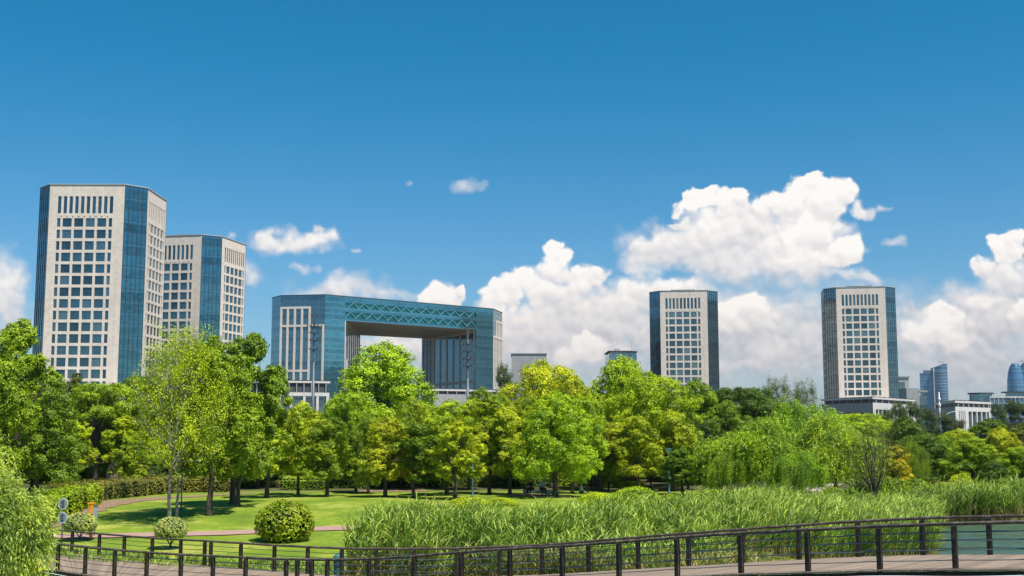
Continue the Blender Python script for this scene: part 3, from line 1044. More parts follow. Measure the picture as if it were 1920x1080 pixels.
Yt = 1200.0
k = Yt / F
r = thing('curved_tower', 'dark blue tower with a rounded tapering top at the right edge', 'tower', (plan(1912, Yt)[0], Yt, 0))
m = MB()
prof = [(13.5, 0), (13.8, zt(800) * 0 + 5.5 + 60 * k), (13.2, 5.5 + 85 * k), (11.6, 5.5 + 100 * k), (9.0, 5.5 + 110 * k), (6.2, 5.5 + 116 * k), (4.6, 5.5 + 118 * k)]
m.lathe([(a_ * .62, b_) for a_, b_ in prof], (-2.6, 0, 0), 20)
part('left_shaft', m, [GL_FAR], r, smooth=False, uv=True)
m = MB(); m.lathe([(a_ * .62, b_ * 1.01) for a_, b_ in prof], (9.5, 2, 0), 20); part('right_shaft', m, [GL_FAR], r, uv=True)
m = MB(); m.box((3.4, 2, (5.5 + 108 * k) / 2), (4, 8, 5.5 + 108 * k)); part('core', m, [GL_NAVY], r, uv=True)
m = MB(); m.tube([(9.5, 2, 5.5 + 118 * k), (9.5, 2, 5.5 + 126 * k)], .4, 5); m.bar((3, 2, 5.5 + 122 * k), (16, 2, 5.5 + 123 * k), .5, .5); part('mast', m, DARKR, r)
r, w, H = block('pavilion', 'dark flat-roofed pavilion at the foot of the curved tower', 1890, 1960, 734, 900, 30, None)
m = MB(); m.prism([(-w / 2 + 2, 2), (w / 2, 2), (w / 2, 8), (-w / 2 + 2, 8)], 0, H - 1); part('wall', m, [GL_NAVY], r, uv=True)
m = MB(); m.box((0, 4, H - .5), (w + 2, 10, 1)); part('roof_slab', m, DARKR, r)

# ------------------------------------------------------------------ masts
STEEL = plain('galvanised_steel', (0.13, 0.155, 0.165), 0.55, 0.2)
STEELD = plain('dark_steel', (0.10, 0.11, 0.12), 0.5, 0.4)
WHITEP = plain('white_paint', (0.72, 0.74, 0.76), 0.45)
def monopole(px, Y, topy, arms, label):
    p = at(px, topy, Y)
    r = thing('antenna_mast', label, 'mast', (p.x, Y, 0), group='tall antenna masts')
    H = p.z
    m = MB(); m.tube([(0, 0, 0), (0, 0, H * .52), (0, 0, H * .521), (0, 0, H * .8), (0, 0, H)], [.34, .30, .22, .19, .15], 12); part('pole', m, STEEL, r, smooth=True)
    for py in arms:
        z = at(px, py, Y).z
        a = MB()
        for j in range(6):
            t_ = j * PI / 3 + .2
            a.tube([(0, 0, z), (math.cos(t_) * 1.7, math.sin(t_) * 1.7, z + .1)], .05, 5)
            a.box((math.cos(t_) * 1.5, math.sin(t_) * 1.5, z + .12), (.22, .12, .5), t_)
        a.lathe([(.38, -.12), (.42, 0), (.38, .12)], (0, 0, z), 10)
        part('antenna_ring', a, STEELD, r)
    m = MB(); m.box((0, 0, H - 1.2), (.5, .5, 2.6)); part('top_antenna', m, STEELD, r)
    return r
monopole(590, 250, 588, (612, 624, 638, 655), 'grey antenna mast in front of the left leg of the arch')
monopole(877.5, 262, 613, (645, 659, 673, 686), 'grey antenna mast in front of the right leg of the arch')
p = at(1760.5, 735, 250)
r = thing('mast_light', 'white street light mast with a curved arm before the low block', 'street light', (p.x, 250, 0))
m = MB(); m.tube([(0, 0, 0), (0, 0, p.z * .6), (0, 0, p.z)], [.2, .16, .09], 10); part('pole', m, WHITEP, r, smooth=True)
m = MB(); m.tube([(0, 0, p.z * .48), (.8, 0, p.z * .6), (2.0, 0, p.z * .66), (3.2, 0, p.z * .68)], .06, 6); part('arm', m, WHITEP, r)
m = MB(); m.box((3.5, 0, p.z * .68), (.9, .3, .16)); part('lamp_head', m, WHITEP, r)
m = MB()
for z_ in (p.z * .78, p.z * .88):
    m.lathe([(.15, -.35), (.28, -.2), (.28, .2), (.15, .35)], (0, 0, z_), 10)
part('equipment', m, WHITEP, r)

# ------------------------------------------------------------------ ground
def shore(x):
    """Y of the waterline for each X"""
    return float(np.interp(x, [-200, -30, -16, -6, 2, 10, 15, 18, 20.5, 23, 28, 400], [22, 24, 38, 47, 49, 52, 56, 63, 74, 83, 85, 86]))

def gz(x, y):
    """height of the land"""
    base = float(np.interp(y, [0, 50, 58, 66, 76, 95, 4000], [-0.9, -0.85, -0.78, -0.55, -0.05, 0.0, 0.0]))
    mound = 0.35 * math.exp(-((x + 14) / 9) ** 2 - ((y - 84) / 7) ** 2) + 0.25 * math.exp(-((x - 3) / 8) ** 2 - ((y - 90) / 6) ** 2)
    d = y - shore(x)
    k = min(1.0, max(0.0, (d + 2.0) / 5.0))
    k = k * k * (3 - 2 * k)
    return (-2.6) * (1 - k) + (base + mound) * k

def spaced(parts):
    out = []
    for a, b, s in parts:
        out += list(np.arange(a, b, s))
    return out + [parts[-1][1]]

def mat_grass():
    m = new_mat('lawn')
    pos = N('ShaderNodeNewGeometry').outputs['Position']
    n1 = tnoise(pos, 0.22, 5, 0.6)
    n2 = tnoise(pos, 1.6, 6, 0.75)
    n3 = tnoise(V('MULTIPLY', pos, (1, 0.35, 1)), 9.0, 3, 0.7)
    c = ramp2(n1, (0.34, (0.085, 0.150, 0.010)), (0.50, (0.185, 0.255, 0.013)), (0.64, (0.380, 0.360, 0.070)))  # grass patches; their contrast also paints dappled tree shade
    c = mixc(smooth(n2, 0.42, 0.66, 0.0, 0.75), c, (0.075, 0.135, 0.009))
    c = mixc(M('MULTIPLY', n3, 0.35), c, (0.26, 0.33, 0.05))
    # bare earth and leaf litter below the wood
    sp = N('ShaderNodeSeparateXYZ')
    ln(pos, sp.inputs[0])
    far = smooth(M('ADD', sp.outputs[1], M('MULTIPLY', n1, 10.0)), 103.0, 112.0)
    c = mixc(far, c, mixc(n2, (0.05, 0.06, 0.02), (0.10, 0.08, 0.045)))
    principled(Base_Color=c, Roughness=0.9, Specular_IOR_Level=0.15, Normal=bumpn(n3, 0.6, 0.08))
    return m

MAT_GRASS = mat_grass()
xs = spaced([(-2400, -400, 200), (-400, -60, 20), (-60, 70, 1.0), (70, 400, 15), (400, 2400, 200)])
ys = spaced([(-200, 20, 20), (20, 110, 1.0), (110, 300, 10), (300, 1000, 50), (1000, 3000, 250)])
VV = [(x, y, gz(x, y)) for y in ys for x in xs]
nx = len(xs)
FF = [(j * nx + i, j * nx + i + 1, (j + 1) * nx + i + 1, (j + 1) * nx + i) for j in range(len(ys) - 1) for i in range(nx - 1)]
me = np_mesh('ground', np.array(VV), np.array(FF), MAT_GRASS)
me.polygons.foreach_set('use_smooth', [True] * len(FF))
tag(link('ground', me), kind='structure')

# water
m = new_mat('pond_water')
pos = N('ShaderNodeNewGeometry').outputs['Position']
wn1 = tnoise(V('MULTIPLY', pos, (0.35, 1.0, 1)), 1.0, 5, 0.62)
wn2 = tnoise(V('MULTIPLY', pos, (0.7, 2.2, 1)), 5.0, 3, 0.6)
hgt = M('MULTIPLY_ADD', wn2, 0.30, wn1)
cw = mixc(tnoise(pos, 0.12, 2), (0.050, 0.080, 0.038), (0.075, 0.110, 0.055))
principled(Base_Color=cw, Roughness=0.08, IOR=1.33, Normal=bumpn(hgt, 0.6, 0.2))
MAT_WATER = m
wx = spaced([(-400, 8, 24), (8, 46, 0.3), (46, 500, 30)])
wy = spaced([(-150, 26, 16), (26, 87, 0.22), (87, 95, 4)])
XX, YY = np.meshgrid(wx, wy)
rw = np.random.default_rng(17)
ZZ = np.full(XX.shape, -1.2)
for k_ in range(46):                                   # wind ripples
    lam = 0.8 * 1.062 ** k_ * .9
    th = rw.normal() * .55 + .3
    a_ = .0085 * lam ** .75
    ZZ = ZZ + a_ * np.sin((XX * math.sin(th) + YY * math.cos(th)) * 2 * PI / lam + rw.random() * 6.3)
VW = np.stack([XX, YY, ZZ], -1).reshape(-1, 3)
nw = len(wx)
jj, ii = np.meshgrid(np.arange(len(wy) - 1), np.arange(nw - 1), indexing='ij')
q0 = (jj * nw + ii).ravel()
me = np_mesh('water', VW, np.stack([q0, q0 + 1, q0 + nw + 1, q0 + nw], 1), MAT_WATER)
me.polygons.foreach_set('use_smooth', [True] * len(q0))
tag(link('water', me), kind='structure')

def ribbon(name, pts, halfw, mat, lift, step=1.0):
    """strip following the ground along a polyline of (x, y)"""
    P = [Vector((*p, 0)) for p in pts]
    out = []
    for a, b in zip(P, P[1:]):
        n = max(1, int((b - a).length / step))
        out += [a.lerp(b, i / n) for i in range(n)]
    out.append(P[-1])
    mb = MB()
    rows = []
    for i, p in enumerate(out):
        d = (out[min(i + 1, len(out) - 1)] - out[max(0, i - 1)]).normalized()
        s = Vector((-d.y, d.x, 0))
        hw = halfw(i / (len(out) - 1)) if callable(halfw) else halfw
        row = []
        for k in range(7):
            q = p + s * hw * (k / 3 - 1)
            row.append((q.x, q.y, gz(q.x, q.y) + lift))
        rows.append(row)
    for r0, r1 in zip(rows, rows[1:]):
        for k in range(6):
            mb.poly([r0[k], r1[k], r1[k + 1], r0[k + 1]][::-1])
    o = part(name, mb, mat)
    return tag(o, kind='structure')

def gpt(px, py, z=None):
    """where a pixel's ray meets the land"""
    h, t = ray(px, py)
    lo, hi = 30.0, 200.0
    for _ in range(50):
        mid = (lo + hi) / 2
        if CAMH + t * mid > gz(h * mid, mid):
            lo = mid
        else:
            hi = mid
    return (h * lo, lo)

m = new_mat('red_paving')
pos = N('ShaderNodeNewGeometry').outputs['Position']
c = mixc(tnoise(pos, 1.5, 5, 0.65), (0.30, 0.17, 0.14), (0.42, 0.26, 0.21))
principled(Base_Color=c, Roughness=0.9)
PAVE = m
m = new_mat('bark_mulch')
pos = N('ShaderNodeNewGeometry').outputs['Position']
nn = tnoise(pos, 7.0, 5, 0.75)
c = ramp2(nn, (0.36, (0.07, 0.04, 0.022)), (0.5, (0.24, 0.14, 0.08)), (0.62, (0.52, 0.36, 0.23)))
principled(Base_Color=c, Roughness=0.95, Normal=bumpn(nn, 1.0, 0.1))
MULCH = m
ribbon('path', [gpt(60, 1007), gpt(180, 1006), gpt(300, 1003), gpt(420, 1000.5), gpt(500, 997), gpt(580, 993), gpt(700, 989.5)], 0.85, PAVE, 0.05)
ribbon('mulch_bed', [gpt(40, 1000), gpt(95, 976), gpt(150, 952), gpt(220, 941), gpt(300, 934), gpt(400, 929), gpt(470, 925)], lambda f: (.9 + 1.7 * math.sin(PI * min(1, f * 1.1)) * (1 - f * .7)) * (1 + .10 * math.sin(f * 61) + .07 * math.sin(f * 137)), MULCH, 0.03)
ribbon('mulch_ring', [gpt(640, 922), gpt(720, 921), gpt(800, 920)], 1.4, MULCH, 0.03)
ribbon('bare_earth', [gpt(960, 925), gpt(1020, 931), gpt(1070, 930)], 1.5, MULCH, 0.03)
m = plain('sandy_path', (0.50, 0.42, 0.33), 0.95, var=0.2, scale=2)
ribbon('gravel_path', [gpt(1455, 937), gpt(1510, 926), gpt(1530, 916), gpt(1560, 908)], 1.1, m, 0.05)
ribbon('back_path', [gpt(430, 913), gpt(500, 911), gpt(560, 910)], 1.6, m, 0.05)

# ------------------------------------------------------------------ boardwalk
FAR = [(40, 987, 61.0), (98, 991, 59.0), (187, 999, 56.8), (286, 1007, 54.2), (396, 1013, 51.4), (520, 1020.5, 48.8), (641, 1026, 46.8), (760, 1027, 45.6),
       (900, 1024.5, 44.8), (1016, 1019.5, 43.6), (1103, 1013, 42.2), (1196, 1005, 40.7), (1305, 996.5, 39.2), (1400, 989, 38.1), (1497, 982, 37.2), (1608, 975, 36.0),
       (1728, 969, 34.7), (1853, 965.5, 33.3), (1990, 962, 32.0), (2140, 958, 30.8)]
NEAR = [(60, 1012, 50.6), (110, 1018, 49.4), (161, 1024, 48.2), (216, 1029, 47.0), (276, 1033.5, 46.0), (340, 1037.5, 45.0), (400, 1040.3, 44.2), (461, 1043, 43.4), (537, 1046, 42.5),
        (614, 1047, 41.5), (692, 1045.5, 40.6), (777, 1040.5, 39.6), (865, 1033, 38.5), (956, 1026.5, 37.2), (1054, 1021, 35.9), (1160, 1013.5, 34.6), (1269, 1005, 33.4), (1388, 996.5, 32.2),
        (1513, 990, 31.0), (1647, 983.5, 29.9), (1788, 978.5, 28.8), (1930, 975, 27.9), (2090, 972, 27.0)]
RAILH = 1.1
def rail_pts(L): return [at(px, py, Y) for px, py, Y in L]
FARP, NEARP = rail_pts(FAR), rail_pts(NEAR)

def sample(P, f):
    """catmull-rom through P at f in 0..len-1"""
    i = min(int(f), len(P) - 2)
    t = f - i
    p0, p1, p2, p3 = P[max(0, i - 1)], P[i], P[i + 1], P[min(len(P) - 1, i + 2)]
    return 0.5 * ((2 * p1) + (p2 - p0) * t + (2 * p0 - 5 * p1 + 4 * p2 - p3) * t * t + (3 * p1 - p0 - 3 * p2 + p3) * t ** 3)

def at_px(P, L, px):
    for i in range(len(L) - 1):
        if L[i][0] <= px <= L[i + 1][0]:
            return i + (px - L[i][0]) / (L[i + 1][0] - L[i][0])
    return 0.0

m = new_mat('weathered_deck_board')
geo = N('ShaderNodeNewGeometry')
rnd = geo.outputs['Random Per Island']
nz = tnoise(geo.outputs['Position'], 3.0, 5, 0.7)
c = mixc(rnd, (0.20, 0.138, 0.088), (0.35, 0.25, 0.168))
c = mixc(M('MULTIPLY', nz, 0.5), c, (0.20, 0.15, 0.125))
principled(Base_Color=c, Roughness=0.85)
DECKM = m
m = new_mat('dark_stained_timber')
pos = N('ShaderNodeNewGeometry').outputs['Position']
nz = tnoise(V('MULTIPLY', pos, (1, 1, 0.25)), 14.0, 4, 0.7)
c = ramp2(nz, (0.3, (0.014, 0.011, 0.009)), (0.55, (0.048, 0.034, 0.024)), (0.75, (0.14, 0.10, 0.07)))
principled(Base_Color=c, Roughness=0.7, Specular_IOR_Level=0.25, Normal=bumpn(nz, 0.4, 0.01))
TIMBER = m
m = new_mat('worn_handrail_timber')
pos = N('ShaderNodeNewGeometry').outputs['Position']
nz = tnoise(pos, 5.0, 5, 0.75)
c = ramp2(nz, (0.3, (0.022, 0.016, 0.012)), (0.52, (0.085, 0.062, 0.046)), (0.72, (0.26, 0.205, 0.16)))
principled(Base_Color=c, Roughness=0.65, Normal=bumpn(nz, 0.5, 0.02))
HANDR = m
CABLE = plain('grey_rail_cable', (0.13, 0.15, 0.16), 0.45, 0.4)

def railing(label, P, L, postpx, inward):
    root = thing('railing', label, 'railing', tuple(P[0]) and (0, 0, 0))
    fs = [at_px(P, L, px) for px in postpx]
    hr = MB()
    pts = []
    n = (len(P) - 1) * 5
    rn = random.Random(3)
    for i in range(n + 1):
        p = sample(P, i / 5)
        pts.append((p.x, p.y, p.z - 0.045 + rn.uniform(-.006, .006)))
    rad = [0.055 * rn.uniform(.93, 1.07) for _ in pts]
    hr.tube(pts, [q * .84 for q in rad], 8)
    part('handrail', hr, HANDR, root, smooth=True)
    for f in fs:
        p = sample(P, f)
        q = sample(P, min(len(P) - 1, f + .1))
        ang = math.atan2(q.y - p.y, q.x - p.x)
        pm = MB()
        z1 = p.z - 0.08
        z0 = p.z - RAILH - 0.28
        pm.box((p.x, p.y, (z0 + z1 - 0.03) / 2), (0.12, 0.12, z1 - 0.03 - z0), ang)
        # chamfered cap
        c_, s_ = math.cos(ang), math.sin(ang)
        def R(x, y, z): return (p.x + x * c_ - y * s_, p.y + x * s_ + y * c_, z)
        a, b = 0.06, 0.04
        for (x0, y0, x1, y1) in ((-1, -1, 1, -1), (1, -1, 1, 1), (1, 1, -1, 1), (-1, 1, -1, -1)):
            pm.poly([R(x0 * a, y0 * a, z1 - .03), R(x1 * a, y1 * a, z1 - .03), R(x1 * b, y1 * b, z1 + .02), R(x0 * b, y0 * b, z1 + .02)])
        for k in (0.2, 0.36, 0.58, 0.80):
            pm.tube([R(0, -.075, p.z - RAILH * k), R(0, .075, p.z - RAILH * k)], .022, 6)
        part('post', pm, TIMBER, root)
    for k in (0.22, 0.40, 0.60, 0.82):
        cb = MB()
        pp = []
        for a, b in zip(fs, fs[1:]):
            for s in range(4):
                f = a + (b - a) * s / 4
                p = sample(P, f)
                sag = 0.012 * math.sin(PI * s / 4)
                pp.append((p.x, p.y, p.z - RAILH * k - sag))
        cb.tube(pp, 0.013, 5)
        part('cable', cb, CABLE, root, smooth=True)
    return root

NPOST = [110, 161, 216, 276, 340, 400, 461, 537, 558, 585, 614, 692, 777, 865, 956, 1054, 1160, 1269, 1388, 1513, 1647, 1788, 1930, 2085]
FPOST = [98, 139, 187, 235, 286, 341, 385, 396, 453, 515, 577, 641, 707, 777, 855, 934, 1016, 1103, 1196, 1290, 1392, 1497, 1608, 1728, 1853, 1990, 2135]
railing('dark timber railing with cables along the near edge of the boardwalk', NEARP, NEAR, NPOST, 1)
railing('dark timber railing with cables along the reed side of the boardwalk', FARP, FAR, FPOST, -1)

bw = thing('boardwalk', 'curved plank boardwalk between two dark cable railings', 'boardwalk', (0, 0, 0))
# arc-length march along the middle of the deck
def edge_pair(f):
    a = sample(FARP, f * (len(FARP) - 1))
    b = sample(NEARP, f * (len(NEARP) - 1))
    a = a - Vector((0, 0, RAILH)); b = b - Vector((0, 0, RAILH))
    d = (a - b); d.z = 0
    d = d.normalized() * 0.22
    return a + d, b - d
mb = MB()
tbl = []
acc = 0.0
prevm = None
for i in range(801):
    a, b = edge_pair(i / 800)
    mid = (a + b) / 2
    if prevm is not None: acc += (mid - prevm).length
    prevm = mid
    tbl.append(acc)
total = acc
pitch, s = 0.155, 0.0
rn = random.Random(8)
while s + pitch < total:
    f0 = np.interp(s + 0.006, tbl, np.linspace(0, 1, 801)); f1 = np.interp(s + pitch - 0.006, tbl, np.linspace(0, 1, 801))
    a0, b0 = edge_pair(float(f0)); a1, b1 = edge_pair(float(f1))
    e = rn.uniform(-.02, .02); dz = rn.uniform(-.004, .004)
    tdir = (a0 - b0).normalized()
    q = [b0 - tdir * e, b1 - tdir * e, a1 + tdir * e, a0 + tdir * e]
    top = [(p.x, p.y, p.z + dz) for p in q]
    bot = [(p.x, p.y, p.z + dz - .045) for p in q]
    k = len(mb.v)
    mb.v += top + bot
    for fc in ((0, 1, 2, 3), (7, 6, 5, 4), (0, 4, 5, 1), (1, 5, 6, 2), (2, 6, 7, 3), (3, 7, 4, 0)):
        mb.f.append(tuple(k + x for x in fc)); mb.m.append(0)
    s += pitch
part('deck_boards', mb, DECKM, bw)
for side in (0, 1):
    mb = MB()
    for i in range(100):
        p = edge_pair(i / 100)[side]; q = edge_pair((i + 1) / 100)[side]
        off = (edge_pair(i / 100)[1 - side] - p); off.z = 0; off = off.normalized() * 0.12
        mb.bar(p + off + Vector((0, 0, -.22)), q + off + Vector((0, 0, -.22)), .12, .3)
    part('edge_beam', mb, TIMBER, bw)
for f in np.linspace(0.04, 0.97, 18):
    a, b = edge_pair(float(f))
    mb = MB()
    mb.bar(a * .92 + b * .08 - Vector((0, 0, .45)), a * .08 + b * .92 - Vector((0, 0, .45)), .2, .16)
    for k in (.12, .88):
        p = a * k + b * (1 - k)
        mb.tube([(p.x, p.y, -3), (p.x, p.y, p.z - .5)], .11, 8)
    part('pier', mb, TIMBER, bw)
# white service pipe slung outside the near edge
mb = MB()
pp = []
for i in range(121):
    a, b = edge_pair(i / 120)
    d = (b - a); d.z = 0
    p = b + d.normalized() * 0.35
    pp.append((p.x, p.y, p.z - 0.13 + 0.015 * math.sin(i * .5)))
mb.tube(pp, 0.017, 6)
tag(part('service_pipe', mb, WHITEP, None, smooth=True), 'thin white pipe slung along the outer edge of the boardwalk', 'pipe')

# ------------------------------------------------------------------ foliage
def mat_leaf(name, trans=0.18, noise_scale=0.7, gloss=0.03, var=0.45):
    """colour comes from the object's own colour; leaves differ one by one and branch by branch"""
    m = new_mat(name)
    oi = N('ShaderNodeObjectInfo')
    geo = N('ShaderNodeNewGeometry')
    r = geo.outputs['Random Per Island']
    n = tnoise(geo.outputs['Position'], noise_scale, 3, 0.6)
    col = oi.outputs['Color']
    young = mixc(1.0, col, (1.40, 1.34, 0.80), 'MULTIPLY')  # pale leaf tint that also paints sunlit highlights
    leaf_shade = mixc(1.0, col, (0.28, 0.42, 0.55), 'MULTIPLY')  # dark leaf tint that also paints shade inside the crowns
    f = M('MULTIPLY_ADD', r, var, M('MULTIPLY_ADD', M('SUBTRACT', n, 0.5), 2.4, 0.5 - var / 2), clamp=True)
    c = mixc(f, leaf_shade, young)
    d = N('ShaderNodeBsdfDiffuse'); ln(c, d.inputs[0])
    t = N('ShaderNodeBsdfTranslucent'); ln(mixc(1.0, c, (1.25, 1.15, 0.5), 'MULTIPLY'), t.inputs[0])
    g = N('ShaderNodeBsdfGlossy'); g.inputs['Roughness'].default_value = 0.6; g.inputs[0].default_value = (0.9, 0.95, 0.85, 1)
    a = N('ShaderNodeMixShader'); a.inputs[0].default_value = trans; ln(d.outputs[0], a.inputs[1]); ln(t.outputs[0], a.inputs[2])
    b = N('ShaderNodeMixShader'); b.inputs[0].default_value = gloss; ln(a.outputs[0], b.inputs[1]); ln(g.outputs[0], b.inputs[2])
    o = N('ShaderNodeOutputMaterial'); ln(b.outputs[0], o.inputs[0])
    return m

LEAF = mat_leaf('leaves')
LEAFW = mat_leaf('willow_leaves', 0.30, 0.6, 0.04, 0.6)
def mat_bark(name, a, b):
    m = new_mat(name)
    pos = N('ShaderNodeTexCoord').outputs['Object']
    n = tnoise(V('MULTIPLY', pos, (1, 1, 0.3)), 7.0, 5, 0.7)
    principled(Base_Color=mixc(n, a, b), Roughness=0.9, Normal=bumpn(n, 0.8, 0.04))
    return m
BARK = mat_bark('dark_bark', (0.035, 0.026, 0.018), (0.12, 0.09, 0.065))
BARKP = mat_bark('pale_bark', (0.13, 0.11, 0.085), (0.34, 0.30, 0.24))

def unit(a):
    return a / np.maximum(np.linalg.norm(a, axis=-1, keepdims=True), 1e-9)

def leaf_quads(P, nrm, size, rng, aspect=0.55, tangent=None, fold=0.0):
    """rhombic leaves centred at P with rough normals nrm"""
    n = len(P)
    nrm = unit(nrm)
    t = rng.normal(size=(n, 3)) if tangent is None else tangent + rng.normal(size=(n, 3)) * 0.25
    t = unit(t - (t * nrm).sum(1, keepdims=True) * nrm)
    b = np.cross(nrm, t)
    L = (size * rng.uniform(0.7, 1.3, n))[:, None]
    Wd = L * aspect
    v = np.stack([P - t * L / 2, P + b * Wd / 2 - t * L * 0.08, P + t * L / 2, P - b * Wd / 2 - t * L * 0.08], 1).reshape(-1, 3)
    f = np.arange(n * 4).reshape(n, 4)
    return v, f

def limb_paths(rng, base, tips, trunk_r, fork_h, lean=(0, 0), wig=0.25):
    """trunk to the fork, then a limb to every tip; returns list of (points, radii)"""
    out = []
    top = np.array([base[0] + lean[0], base[1] + lean[1], fork_h])
    pts = [np.array([base[0], base[1], -0.35])]
    for k in (0.25, 0.5, 0.75, 1.0):
        pts.append(np.array([base[0] + lean[0] * k + rng.normal() * trunk_r * .25, base[1] + lean[1] * k + rng.normal() * trunk_r * .25, fork_h * k]))
    out.append((pts, [trunk_r * 1.35, trunk_r * 1.0, trunk_r * .9, trunk_r * .82, trunk_r * .72]))
    for tip in tips:
        tip = np.asarray(tip, float)
        s = pts[-1] if rng.random() < .6 else pts[-2] * .4 + pts[-1] * .6
        L = np.linalg.norm(tip - s)
        mid1 = s + (tip - s) * .35 + np.array([0, 0, L * .10]) + rng.normal(size=3) * L * .05
        mid2 = s + (tip - s) * .7 + np.array([0, 0, L * .07]) + rng.normal(size=3) * L * .06
        r = trunk_r * rng.uniform(.32, .55)
        out.append(([s, mid1, mid2, tip], [r, r * .7, r * .42, r * .12]))
        for _ in range(2):
            q = mid2 + unit(rng.normal(size=3)) * L * .3
            q[2] = max(q[2], mid1[2])
            out.append(([mid1 if rng.random() < .5 else mid2, (mid2 + q) / 2 + rng.normal(size=3) * .05, q], [r * .4, r * .25, r * .08]))
    return out

def trunk_mesh(name, paths, mat):
    mb = MB()
    for pts, rad in paths:
        mb.tube([tuple(p) for p in pts], rad, 7, cap=False)
    return mb.mesh(name, mat, smooth=True)

def in_any(P, C, R, skip):
    hit = np.zeros(len(P), bool)
    for i, (c, r) in enumerate(zip(C, R)):
        if i == skip: continue
        hit |= (((P - c) / (r * 0.80)) ** 2).sum(1) < 1
    return hit

def lobed_crown(seed, H, cb, rad, nl, lobe, leaves, leaf=0.19, flat=1.0, prof='round', sparse=0.0, fill=0.15):
    """crown from overlapping leafy lobes. H total height, cb crown base, rad crown radius"""
    rng = np.random.default_rng(seed)
    C, R = [], []
    ch = H - cb
    for i in range(nl):
        for _ in range(14):
            f = rng.random() ** 0.85
            if prof == 'round': rr = rad * math.sqrt(max(0, 1 - (2 * f - 0.85) ** 2 / 1.35)) * 0.95
            elif prof == 'dome': rr = rad * math.sqrt(max(0.02, 1 - f ** 2.2))
            elif prof == 'cone': rr = rad * (1.02 - f) ** .75
            elif prof == 'umbrella': rr = rad * (0.45 + .55 * math.sin(PI * min(1, f * .9 + .12)))
            else: rr = rad
            a = rng.random() * 2 * PI
            q = math.sqrt(rng.random()) if prof != 'umbrella' else rng.random() ** .5
            lr = lobe * rng.uniform(.65, 1.3)
            rr = max(0.05, rr - lr * .7)
            c = np.array([math.cos(a) * rr * q, math.sin(a) * rr * q, cb + lr * .6 + f * (ch - lr * 1.5)])
            if all(np.linalg.norm(c - x) > lobe * .55 for x in C): break
        C.append(c); R.append(np.array([lr, lr, lr * 1.0 * flat]))
    C, R = np.array(C), np.array(R)
    area = np.array([r[0] ** 2 for r in R]); area /= area.sum()
    Ps, Ns = [], []
    for i in range(nl):
        n = int(leaves * area[i] * 1.6)
        # leaf sprays: clustered points on the lobe surface
        k = max(6, n // 26)
        d = unit(rng.normal(size=(k, 3)) + np.array([0, 0, .35]))
        rs = rng.uniform(.72, 1.08, k)[:, None]
        cen = C[i] + d * R[i] * rs
        idx = rng.integers(0, k, n)
        sp = lobe * .17
        P = cen[idx] + rng.normal(size=(n, 3)) * sp * np.array([1, 1, .8])
        Nn = d[idx] * 1.1 + rng.normal(size=(n, 3)) * .5 + np.array([0, 0, .35])
        keep = ~in_any(P, C, R, i)
        if sparse: keep &= (np.sin(P[:, 0] * 2.3 + seed) * np.sin(P[:, 2] * 2.9) * np.sin(P[:, 1] * 2.1) < 1 - sparse * 1.5)
        Ps.append(P[keep]); Ns.append(Nn[keep])
    if fill:
        n = int(leaves * fill)
        i = rng.integers(0, nl, n)
        P = C[i] + unit(rng.normal(size=(n, 3))) * R[i] * (rng.random(n)[:, None] ** .5) * .8
        Ps.append(P); Ns.append(rng.normal(size=(n, 3)) + np.array([0, 0, .5]))
    P, Nn = np.concatenate(Ps), np.concatenate(Ns)
    v, f = leaf_quads(P, Nn, leaf, rng)
    return v, f, C, rng

def twig_crown(seed, H, cb, rad, ntip, leaves, leaf=0.13, droop=0.0, up=0.6):
    """airy crown: leaves strung along many fine branches"""
    rng = np.random.default_rng(seed)
    tips, paths = [], []
    Ps, Ns = [], []
    for i in range(ntip):
        a = rng.random() * 2 * PI
        f = rng.random()
        rr = rad * (0.35 + .65 * math.sin(PI * min(1, .25 + f * .7))) * math.sqrt(rng.random() * .85 + .15)
        tip = np.array([math.cos(a) * rr, math.sin(a) * rr, cb + (H - cb) * f])
        tips.append(tip)
    per = leaves // (ntip * 5)
    for tip in tips:
        for k in range(5):
            s = tip + rng.normal(size=3) * rad * .18
            d = unit(np.array([rng.normal() * .6, rng.normal() * .6, up + rng.normal() * .4 - droop]))
            L = rad * rng.uniform(.25, .5)
            t = rng.random(per)[:, None]
            P = s + d * L * t + rng.normal(size=(per, 3)) * .10 * (1 + t)
            Ps.append(P); Ns.append(rng.normal(size=(per, 3)) + np.array([0, 0, .4]))
            paths.append(([s * .6 + tip * .4, s + d * L * .5, s + d * L], [.018, .012, .005]))
    P = np.concatenate(Ps); Nn = np.concatenate(Ns)
    v, f = leaf_quads(P, Nn, leaf, rng, .5)
    return v, f, np.array(tips), rng, paths

